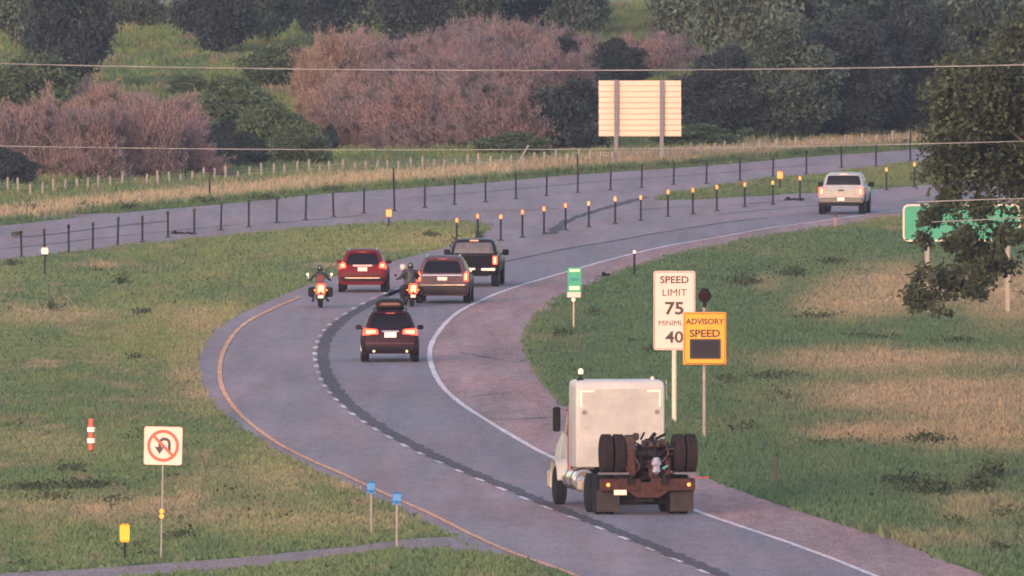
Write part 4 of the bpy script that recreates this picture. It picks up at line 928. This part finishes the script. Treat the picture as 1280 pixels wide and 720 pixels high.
# ------------------------------------------------------------------ motorcycles and riders
M_LEATHER = mat('black_riding_leather', (.022, .020, .03), rough=.6, var=.25, scale=9)
def skin_mesh(name, nodes, edges, m, parent, sub=2):
    me = bpy.data.meshes.new(name); keys = list(nodes); me.from_pydata([nodes[k][0] for k in keys], [(keys.index(a), keys.index(b)) for a, b in edges], [])
    o = bpy.data.objects.new(name, me); COL.objects.link(o); o.parent = parent
    md = o.modifiers.new('skin', 'SKIN'); md.use_smooth_shade = True
    for i, k in enumerate(keys):
        r = nodes[k][1]; me.skin_vertices[0].data[i].radius = (r, r) if not isinstance(r, tuple) else r
    me.skin_vertices[0].data[0].use_root = True
    sb = o.modifiers.new('sub', 'SUBSURF'); sb.levels = 1; sb.render_levels = sub; me.materials.append(m); return o
def person(label, loc, rz, helmet_m, jacket, y0=0.0, hands=(.42, .42), lean=0.0, z0=0.0, vest=None):
    t = thing('person', label, 'person', loc, rz)
    N = {'pel': ((0, y0-.02, .80+z0), (.17, .13)), 'wa': ((0, y0+.0, .98+z0), (.16, .11)), 'ch': ((0, y0+.05, 1.18+z0), (.20, .13)), 'nb': ((0, y0+.09, 1.34+z0), (.12, .09)), 'nk': ((0, y0+.12, 1.42+z0), .06), 'hd': ((0, y0+.15, 1.52+z0), .095), 'tp': ((0, y0+.16, 1.60+z0), .08)}
    E = [('pel', 'wa'), ('wa', 'ch'), ('ch', 'nb'), ('nb', 'nk'), ('nk', 'hd'), ('hd', 'tp')]
    for sx, s_ in ((-1, 'l'), (1, 'r')):
        hx = hands[0]
        N.update({'sh'+s_: ((sx*.20, y0+.07, 1.31+z0), .075), 'el'+s_: ((sx*.36, y0+.22, 1.10+z0), .052), 'wr'+s_: ((sx*hx, y0+.45, 1.06+z0), .036), 'pa'+s_: ((sx*hx, y0+.52, 1.055+z0), (.042, .028)),
                  'hp'+s_: ((sx*.12, y0+.02, .80+z0), .10), 'kn'+s_: ((sx*.27, y0+.42, .74+z0), .072), 'an'+s_: ((sx*.26, y0+.34, .34+z0*.5), .048), 'to'+s_: ((sx*.28, y0+.54, .29+z0*.5), .04)})
        E += [('nb', 'sh'+s_), ('sh'+s_, 'el'+s_), ('el'+s_, 'wr'+s_), ('wr'+s_, 'pa'+s_), ('pel', 'hp'+s_), ('hp'+s_, 'kn'+s_), ('kn'+s_, 'an'+s_), ('an'+s_, 'to'+s_)]
        for q in range(4):
            fx = sx*(hx-.033+.022*q); a, b = 'f%d%s' % (q, s_), 'g%d%s' % (q, s_)
            N[a] = ((fx, y0+.575+.004*q, 1.065+z0), .011); N[b] = ((fx, y0+.585, 1.02+z0), .009); E += [('pa'+s_, a), (a, b)]
        N['th'+s_] = ((sx*(hx-.05), y0+.535, 1.03+z0), .011); E.append(('pa'+s_, 'th'+s_))
    if lean:
        for k_ in N:
            p, r = N[k_]
            if p[2] > 1.1+z0 and k_ in ('ch', 'nb', 'nk', 'hd', 'tp'): N[k_] = ((p[0]+lean*(p[2]-1.0-z0), p[1], p[2]), r)
    b = skin_mesh('body', N, E, jacket, t)
    hx = lean*.55; c = (hx, y0+.155, 1.55+z0)
    MB().lathe(c, [(-.13, .075), (-.09, .105), (-.02, .125), (.06, .118), (.10, .09), (.13, .04)], 'Z', 18).build('helmet', helmet_m, t)
    MB().cbox((c[0], c[1]+.12, c[2]-.0), (.19, .06, .08), .02).build('visor', M_GLASS, t)
    t.scale = (.93,)*3
    if vest: MB().cbox((0, y0-.09, 1.13+z0), (.28, .06, .32), .04).build('vest_panel', vest, t)
    return t
def motorcycle(label, px, py, yaw, pm, bag=1, screen=False):
    loc = G(px, py, ZP+.008); t = thing('motorcycle', label, 'motorcycle', loc, R(-yaw), 'motorcycles on the bend')
    for y, r, w in ((-.78, .33, .17), (.86, .34, .13)):
        MB().lathe((0, y, r), [(-w/2, r*.6), (-w/2*.9, r*.85), (-w/4, r), (w/4, r), (w/2*.9, r*.85), (w/2, r*.6)], 'X', 22).build('tyre', M_TYRE, t)
        MB().lathe((0, y, r), [(-.03, r*.6), (.03, r*.6)], 'X', 20).build('rim', M_RIM, t)
    for y, r in ((-.78, .40), (.86, .40)):
        Vf = MB()
        P = [(y+r*math.cos(R(a)), .33+r*math.sin(R(a))) for a in range(15, 171, 12)]
        Vf.tube([(0, a, b) for a, b in P], [.11]*len(P), 8).build('fender', pm, t)
    MB().lathe((0, .12, .80), [(-.30, .05), (-.2, .13), (0, .17), (.2, .15), (.32, .06)], 'Y', 16).build('fuel_tank', pm, t)
    MB().cbox((0, -.30, .74), (.34, .42, .12), .05).cbox((0, -.68, .80), (.26, .34, .12), .05).build('seat', M_LEATHER, t)
    MB().cbox((0, .1, .42), (.34, .42, .34), .05).cyl((-.1, .12, .5), (-.16, .30, .75), .08).cyl((.1, .12, .5), (.16, -.06, .75), .08).cbox((0, -.3, .42), (.2, .5, .16), .03).build('engine', mat('engine_metal', (.15, .14, .15), rough=.4, metal=.6), t)
    MB().tube([(.24, .2, .30), (.27, -.3, .26), (.28, -.98, .27)], [.035, .045, .05], 8).tube([(-.24, .2, .30), (-.27, -.3, .26), (-.28, -.98, .27)], [.035, .045, .05], 8).build('exhaust', M_TRIM, t)
    if bag:
        for sg_ in (-1, 1): MB().cbox((sg_*.34, -.72, .58), (.22, .56, .36), .05).build('saddlebag', M_TRIM, t)
        MB().cbox((0, -.98, .86), (.30, .26, .22), .06).build('top_case', pm, t)
    MB().tube([(-.46, .40, 1.05), (-.40, .52, 1.07), (-.12, .62, 1.02), (.12, .62, 1.02), (.40, .52, 1.07), (.46, .40, 1.05)], .018, 8).build('handlebar', M_CHROME, t)
    for sg_ in (-1, 1):
        MB().cyl((sg_*.08, .60, .98), (sg_*.08, .86, .34), .025).build('fork', M_CHROME, t)
        MB().lathe((sg_*.44, .52, 1.20), [(0, .045), (.02, .05), (.04, .03)], 'Y', 14).cyl((sg_*.40, .52, 1.07), (sg_*.44, .54, 1.18), .01).build('mirror', mat('glowing_mirror', (.9, .8, .72), rough=.2, emit=.25, ecol=(1, .85, .7)) if bag == 1 else M_TRIM, t)  # mirror discs given a faint glow of their own
        MB().lathe((sg_*.22, -1.12, .66), [(0, .035), (.05, .04), (.06, .02)], 'Y', 10).build('turn_lamp', M_AMBER, t)
    MB().cbox((0, -1.14, .70), (.36, .06, .42), .08).build('tail_lamp', M_TAIL, t)
    MB().cbox((0, -1.18, .70), (.20, .02, .28), .05).build('tail_lamp_core', M_TAILC, t)
    MB().cbox((0, -1.16, .42), (.20, .015, .12), .01).build('number_plate', M_PLATE, t)
    MB().cyl((0, .72, .88), (0, .84, .88), .09, .08, 14).build('headlamp', M_HEAD, t)
    if screen: MB().slab(rrect(.5, .4, .12, 0, 1.2), lambda u, v, d: (u, .72-(v-1)*.3+d, v), .01).build('windscreen', M_GLASS, t)
    return t, loc
m1, l1 = motorcycle('left motorcycle with a bright tail lamp beside the red crossover', 400, 384, -2, mat('dark_red_bike_paint', (.09, .018, .025), rough=.35, coat=.5))
M_HELB = mat('black_helmet_shell', (.02, .02, .025), rough=.25, coat=.6); M_HELW = mat('white_helmet_shell', (.50, .46, .45), rough=.3, coat=.5)
person('rider in dark gear on the left motorcycle, arms spread to the bars', l1, R(2), M_HELB, M_LEATHER, -.10, (.43, .43), vest=mat('dark_red_vest', (.14, .025, .035), rough=.7))
m2, l2 = motorcycle('right motorcycle in front of the silver brown SUV', 511, 382.5, -9, mat('black_bike_paint', (.03, .025, .035), rough=.3, coat=.5), bag=2)
m2.scale = (.94,)*3
person('passenger in black on the rear seat of the right motorcycle', l2, R(9), M_HELB, M_LEATHER, -.62, (.2, .2), z0=.07)
person('rider with a white helmet leaning left on the right motorcycle', l2, R(9), M_HELW, M_LEATHER, -.10, (.43, .43), lean=-.42)

# ------------------------------------------------------------------ bobtail lorry carrying a raised flip axle
def big_tyre(parent, x, y, z, r=.52, w=.27, name='tyre', m=None):
    pr = [(-w/2, r*.55), (-w/2, r*.92), (-w/2+.015, r*.98)]
    for i in range(5):
        a = -w/2+.045+i*(w-.09)/4
        pr += [(a-.012, r), (a+.006, r), (a+.008, r*.972), (a+.016, r*.972)] if i < 4 else [(a, r)]
    pr += [(w/2-.015, r*.98), (w/2, r*.92), (w/2, r*.55)]
    o = MB().lathe((x, y, z), pr, 'X', 28).build(name, m or M_TYRE, parent)
    sg_ = 1 if x > 0 else -1
    MB().lathe((x, y, z), [(-w/2+.04, r*.55), (-w/2+.1, r*.35), (w/2-.1, r*.35), (w/2-.04, r*.55)], 'X', 20).build('rim', M_RIM, o)
    return o
tr = thing('semi_truck', 'white sleeper cab lorry without trailer, carrying a raised axle', 'truck', G(809, 644, ZP+.008), R(8.6))
M_CAB = mat('white_cab_paint', (.43, .42, .46), rough=.5, spec=.3, var=.12, scale=1.5, coat=.2)
M_GREYP = mat('pale_grey_cab_panel', (.395, .38, .41), rough=.7, spec=.2, var=.16, scale=1.6)
M_RUST = mat('rusty_brown_frame', (.055, .024, .024), rough=.85, spec=.15, var=.45, scale=7, bump=.3)
M_DARK = mat('greasy_black_steel', (.012, .009, .012), rough=.75, spec=.2, var=.5, scale=8)
M_RUBB = mat('dusty_tyre_tread', (.024, .016, .019), rough=.95, spec=.1, var=.3, scale=9)
YS = 4.55
SB = Body([(1.12, YS+.02, YS+1.3, 1.18, .05), (1.16, YS, YS+1.32, 1.2, .06), (3.2, YS, YS+1.3, 1.2, .07), (3.34, YS+.02, YS+1.28, 1.19, .08), (3.40, YS+.06, YS+1.24, 1.15, .10), (3.43, YS+.14, YS+1.1, 1.07, .10)])
SB.mesh().build('sleeper', M_CAB, tr, 50)
CAB = Body([(1.0, YS+1.25, YS+4.2, .97, .10), (1.1, YS+1.25, YS+4.3, 1.0, .12), (1.9, YS+1.25, YS+3.5, 1.0, .14), (2.6, YS+1.25, YS+3.1, .97, .14), (2.78, YS+1.25, YS+2.9, .92, .16), (2.86, YS+1.25, YS+2.6, .82, .16)])
CAB.mesh().build('cab', M_CAB, tr, 50)
MB().slab(rrect(2.16, 1.95, .10, 0, 2.22), back(YS-.012), .02).build('rear_panel', M_GREYP, tr)
for zz in (1.62, 2.0): MB().box((0, YS-.016, zz), (2.1, .008, .014)).build('panel_seam', mat('seam_grey', (.35, .31, .3)), tr)
M_REFL = mat('reflective_tape', (.95, .75, .66), rough=.3, var=.1)
for sg_ in (-1, 1):
    MB().box((sg_*.90, YS-.020, 3.14), (.36, .012, .05)).box((sg_*1.06, YS-.020, 2.92), (.05, .012, .40)).build('reflective_strip', M_REFL, tr)
    MB().lathe((sg_*.98, YS-.05, 2.58), [(0, .06), (.03, .065), (.05, .065)], 'Y', 14).build('work_lamp', mat('lamp_glass_grey', (.22, .18, .2), rough=.2), tr)
    for q in range(4): MB().box((sg_*.92, YS-.018, 2.22-.035*q), (.22-.03*q, .01, .012)).build('vent_slat', mat('seam_grey', (.35, .31, .3)), tr)
    mm = MB().cbox((sg_*1.28, YS+2.9, 2.30), (.20, .14, .66), .04).build('mirror', M_TRIM, tr)
    MB().tube([(sg_*.9, YS+2.95, 2.60), (sg_*1.28, YS+2.93, 2.6)], .022, 6).tube([(sg_*.9, YS+2.95, 1.9), (sg_*1.28, YS+2.93, 2.0)], .022, 6).build('mirror_arm', M_CHROME, mm)
    MB().cyl((sg_*1.14, YS+1.45, .95), (sg_*1.14, YS+1.45, 2.72), .07, n=12).build('exhaust_stack', mat('reddish_chrome_stack', (.22, .10, .10), rough=.4, metal=.3), tr) if sg_ < 0 else None
    CAB.side([(YS+1.9, 1.85), (YS+2.9, 1.85), (YS+2.8, 2.5), (YS+1.9, 2.5)], sg_, .01).build('door_window', M_GLASS, tr)
    # tank, step and front fender
    tk = MB().lathe((sg_*.98, YS+1.0, .76), [(-1.0, .24), (-.95, .30), (.95, .30), (1.0, .24)], 'Y', 20).build('fuel_tank', mat('polished_tank', (.55, .50, .53), rough=.2, metal=.8), tr)
    for q in (-.5, .5): MB().lathe((sg_*.98, YS+1.0, .76), [(q-.04, .308), (q+.04, .308)], 'Y', 20).build('strap', M_TRIM, tk)
    MB().cbox((sg_*1.05, YS-.45, .66), (.40, .5, .42), .10).build('battery_box', mat('polished_box', (.60, .52, .52), rough=.25, metal=.7), tr)
    FBp = [(YS+3.3+.66*math.cos(R(a)), .55+.66*math.sin(R(a))) for a in range(-10, 181, 12)]
    V = []; n = len(FBp)
    for u, v in FBp: V += [(sg_*.92, u, v), (sg_*1.30, u, v), (sg_*1.30, u+(.04 if u > YS+3.3 else -.04), v+.03), (sg_*.92, u+(.04 if u > YS+3.3 else -.04), v+.03)]
    Fc = [(4*i+a, 4*i+(a+1) % 4, 4*i+4+(a+1) % 4, 4*i+4+a) for i in range(n-1) for a in range(4)] + [(0, 1, 2, 3), (4*n-4, 4*n-3, 4*n-2, 4*n-1)]
    MB().add(V, Fc).build('front_fender', M_CAB, tr)
    big_tyre(tr, sg_*1.14, YS+3.3, .52, .52, .27)
    for yy in (1.05, 2.4):
        big_tyre(tr, sg_*1.13, yy, .52, .52, .25); big_tyre(tr, sg_*.85, yy, .52, .52, .25)
    MB().box((sg_*.99, .38, .36), (.62, .02, .56)).build('mudflap', mat('grey_mudflap', (.036, .030, .036), rough=.8, spec=.15, var=.3, scale=5), tr)
    MB().box((sg_*.45, 3.2, .95), (.10, 6.6, .26)).build('frame_rail', M_DARK, tr)
hood = Body([(1.12, YS+3.9, YS+5.4, 1.0, .2), (1.5, YS+3.6, YS+5.35, .95, .25), (1.9, YS+3.2, YS+4.9, .85, .25)]); hood.mesh().build('hood', M_CAB, tr, 50)
MB().cbox((0, YS+5.45, .6), (2.3, .2, .5), .06).build('front_bumper', M_CHROME, tr)
MB().slab([(-.85, 2.0), (.85, 2.0), (.8, 2.55), (-.8, 2.55)], lambda u, v, d: (u, CAB.at(v)[1]+.01-d, v), .02).build('windscreen', M_GLASS, tr)
MB().lathe((0, YS+5.44, 1.1), [(0, .4), (.02, .4)], 'Y', 4).build('grille', M_TRIM, tr)
# beacon and roof fittings
MB().cyl((-1.02, YS+.35, 3.3), (-1.02, YS+.35, 3.58), .03).cbox((-1.04, YS+.3, 3.42), (.16, .2, .14), .03).build('roof_bracket', M_DARK, tr)
MB().lathe((-1.02, YS+.35, 3.66), [(-.07, .06), (0, .075), (.06, .05), (.08, .02)], 'Z', 12).build('beacon', mat('cream_beacon', (.95, .75, .45), rough=.3, emit=.3, ecol=(1, .8, .5)), tr)
MB().lathe((.92, YS+.35, 3.46), [(-.08, .05), (0, .06), (.06, .03)], 'Z', 12).build('antenna_dome', M_SIGNW, tr)
MB().cyl((1.32, YS+.5, 2.9), (1.32, YS+.55, 3.4), .008).build('antenna', M_CHROME, tr)
# flip axle riding over the frame
fx = thing('flip_axle', 'raised brown flip axle with two pairs of tall dusty tyres', 'axle', tr.location, tr.rotation_euler[2])
for xc in (-1.00, -.68, .93, 1.25): big_tyre(fx, xc, .65, 1.60, .53, .27, 'tyre', M_RUBB)
MB().cyl((-1.1, .65, 1.60), (1.35, .65, 1.60), .085, n=12).cyl((-.3, .65, 1.6), (.35, .65, 1.6), .13, n=12).build('axle_beam', M_DARK, fx)
mb = MB(); mb.cbox((-.68, .22, .80), (1.10, .16, .34), .03).cbox((.76, .22, .80), (1.10, .16, .34), .03); mb.slab([(-.5, .64), (-.25, .46), (.35, .46), (.6, .64), (.6, .98), (.35, .86), (-.2, .86), (-.5, .98)], back(.16), .2); mb.build('cross_beam', M_RUST, fx)
MB().cbox((-.38, .36, 1.35), (.24, .30, .74), .04).build('bracket', M_RUST, fx); MB().cbox((.60, .40, 1.25), (.16, .3, .44), .04).build('bracket', M_RUST, fx)
MB().lathe((-.38, .70, 1.62), [(-.13, .3), (-.12, .42), (.12, .42), (.13, .3)], 'X', 24).build('brake_drum', mat('dark_red_brown_steel', (.040, .016, .020), rough=.7, var=.5, scale=7), fx)
MB().cbox((.35, .9, 1.5), (1.0, .3, .5), .06).build('frame_box', M_DARK, fx)
MB().cbox((-.40, .5, 1.96), (.32, .3, .30), .05).cbox((-.22, .55, 2.06), (.16, .2, .2), .04).cbox((.2, .6, 1.86), (.5, .3, .22), .05).build('hinge_block', mat('dark_red_brown_steel', (.10, .04, .045), rough=.7, var=.5, scale=7), fx)
for xx in (-.12, .62): MB().lathe((xx, .55, 1.36), [(-.16, .12), (-.10, .17), (-.03, .14), (.03, .17), (.10, .14), (.16, .12)], 'Z', 16).build('air_spring', M_DARK, fx)
MB().lathe((.28, .2, 1.30), [(-.22, .05), (-.16, .12), (-.02, .10), (.04, .15), (.15, .13), (.22, .06)], 'Z', 7).build('wrapped_bundle', mat('pale_blue_wrap', (.26, .25, .36), rough=.6, var=.35, scale=9), fx)
MB().cyl((.44, .16, 1.22), (.58, .14, 1.30), .045, .03).build('teal_fitting', mat('teal_plastic', (.06, .24, .25)), fx)
MB().box((-.86, .26, 1.10), (.8, .3, .05)).build('tyre_shelf', mat('bluish_steel', (.10, .09, .13), rough=.5), fx); MB().box((1.05, .26, 1.10), (.6, .3, .05)).build('tyre_shelf', MATS['bluish_steel'], fx)
M_AML = mat('amber_marker_lamp', (.85, .30, .06), rough=.3, emit=.35, ecol=(1, .4, .1))
for xx in (-1.02, 1.14): MB().lathe((xx, .13, .80), [(-.02, .04), (.01, .055), (.03, .055)], 'Y', 12).build('marker_lamp', M_AML, fx)
MB().cbox((-.70, .12, .60), (.34, .02, .14), .01).build('number_plate', M_PLATE, fx)
for j in range(7):
    x0 = random.uniform(-.5, .7); MB().tube([(x0, .45, 1.95), (x0+random.uniform(-.2, .2), .25, 1.6), (x0+random.uniform(-.3, .3), .2, 1.3), (x0+random.uniform(-.3, .3), .35, 1.05)], .016, 6).build('air_hose', [M_DARK, mat('red_hose', (.10, .03, .03)), M_RUST][j % 3], fx)
MB().cyl((-.9, .5, .5), (1.0, .5, .5), .06, n=10).cbox((0, .55, .72), (.9, .3, .26), .04).cbox((0, .4, .38), (.5, .2, .12), .03).build('rear_axle', M_DARK, tr)
MB().tube([(1.26, .1, 1.02), (1.4, .02, .97), (1.62, 0, .98)], .02, 6).cbox((1.58, 0, .99), (.16, .03, .05), .01).build('reflector_flag', mat('dark_red_flag', (.30, .06, .07)), fx)

random.seed(42); mb = MB(); mb2 = MB(); mb.cbox((.12, 1.1, 1.32), (1.25, .3, 1.0), .06); mb.cbox((0, .9, .5), (1.3, .3, .5), .05)  # solid dark filler behind the deck; lower block stands for underside shade
for i in range(64):
    q = mb if i % 3 else mb2; cx, cz = random.uniform(-.62, .85), random.uniform(.85, 2.0)
    if random.random() < .5: q.cbox((cx, random.uniform(.45, 1.0), cz), (random.uniform(.08, .35), random.uniform(.1, .3), random.uniform(.06, .28)), .02)
    else: q.cyl((cx, random.uniform(.4, .9), cz), (cx+random.uniform(-.3, .3), random.uniform(.4, .9), cz+random.uniform(-.3, .3)), random.uniform(.02, .06), n=8)
for i in range(26):
    cx = random.uniform(-.95, 1.0); mb.cbox((cx, random.uniform(.58, .95), random.uniform(.20, .84)), (random.uniform(.1, .45), .2, random.uniform(.05, .2)), .02)
kind(mb.build('machinery', M_DARK, fx), 'stuff'); kind(mb2.build('machinery', MATS['dark_red_brown_steel'], fx), 'stuff')
random.seed(5); mb = MB()
for zz in (1.3, 2.95):
    for i in range(17): mb.lathe((-1.02+i*.1275, YS-.016, zz), [(-.008, .013), (.004, .016)], 'Y', 6)
kind(mb.build('rivets', MATS['seam_grey'], tr), 'stuff')
MB().tube([(-.3, YS-.05, 1.9), (-.25, YS-.9, 1.35), (-.3, YS-1.8, 1.3), (-.2, YS-2.4, 1.2)], .022, 6).build('air_hose', mat('red_hose', (.10, .03, .03)), tr)
MB().tube([(0, YS-.05, 1.9), (.05, YS-1.0, 1.3), (0, YS-1.9, 1.35), (.05, YS-2.4, 1.2)], .022, 6).build('air_hose', M_DARK, tr)

# ------------------------------------------------------------------ scraps on the road
def scrap(px, py, L, label, seed):
    random.seed(seed); g = G(px, py, ZP+.02); P = []; n = 9
    for i in range(n): P.append((-L/2+L*i/(n-1), random.uniform(-.12, .12), .03+.05*abs(math.sin(i*1.3))))
    mb = MB().tube(P, [.02]+[random.uniform(.03, .06) for _ in range(n-2)]+[.015], 6); mb.cbox((-L*.3, 0, .10), (.16, .2, .16), .05)
    o = mb.build('tyre_scrap', M_TYRE, None); o.location = g; return tag(o, label, 'debris', 'tyre scraps on the road')
scrap(227, 293, 1.0, 'torn black tyre scrap beside a dark post on the far carriageway', 1)
scrap(993, 250.5, .95, 'long black tyre scrap on the crossover left of the white pickup', 2)
scrap(758, 345.5, .35, 'small black scrap on the right shoulder near the white topped post', 3)
o = MB().cbox((0, 0, .06), (.30, .2, .12), .04).cbox((.12, .02, .05), (.16, .14, .08), .03).build('litter', mat('white_litter', (.55, .55, .5)), None); o.location = G(48, 461); tag(o, 'pale scrap of litter lying in the left grass', 'litter')

# ------------------------------------------------------------------ haze
hb = MB().box((0, 1950, 16.5), (3400, 4700, 35)).build('haze', None or bpy.data.materials.new('evening_haze'), None, 0)
kind(hb, 'stuff'); hm = bpy.data.materials['evening_haze']; hm.use_nodes = True; hn = hm.node_tree; hn.nodes.clear()
pv = hn.nodes.new('ShaderNodeVolumePrincipled'); pv.inputs['Density'].default_value = 8.5e-5; pv.inputs['Color'].default_value = (.70, .74, .95, 1); pv.inputs['Anisotropy'].default_value = 0.35
ho = hn.nodes.new('ShaderNodeOutputMaterial'); hn.links.new(pv.outputs[0], ho.inputs['Volume'])
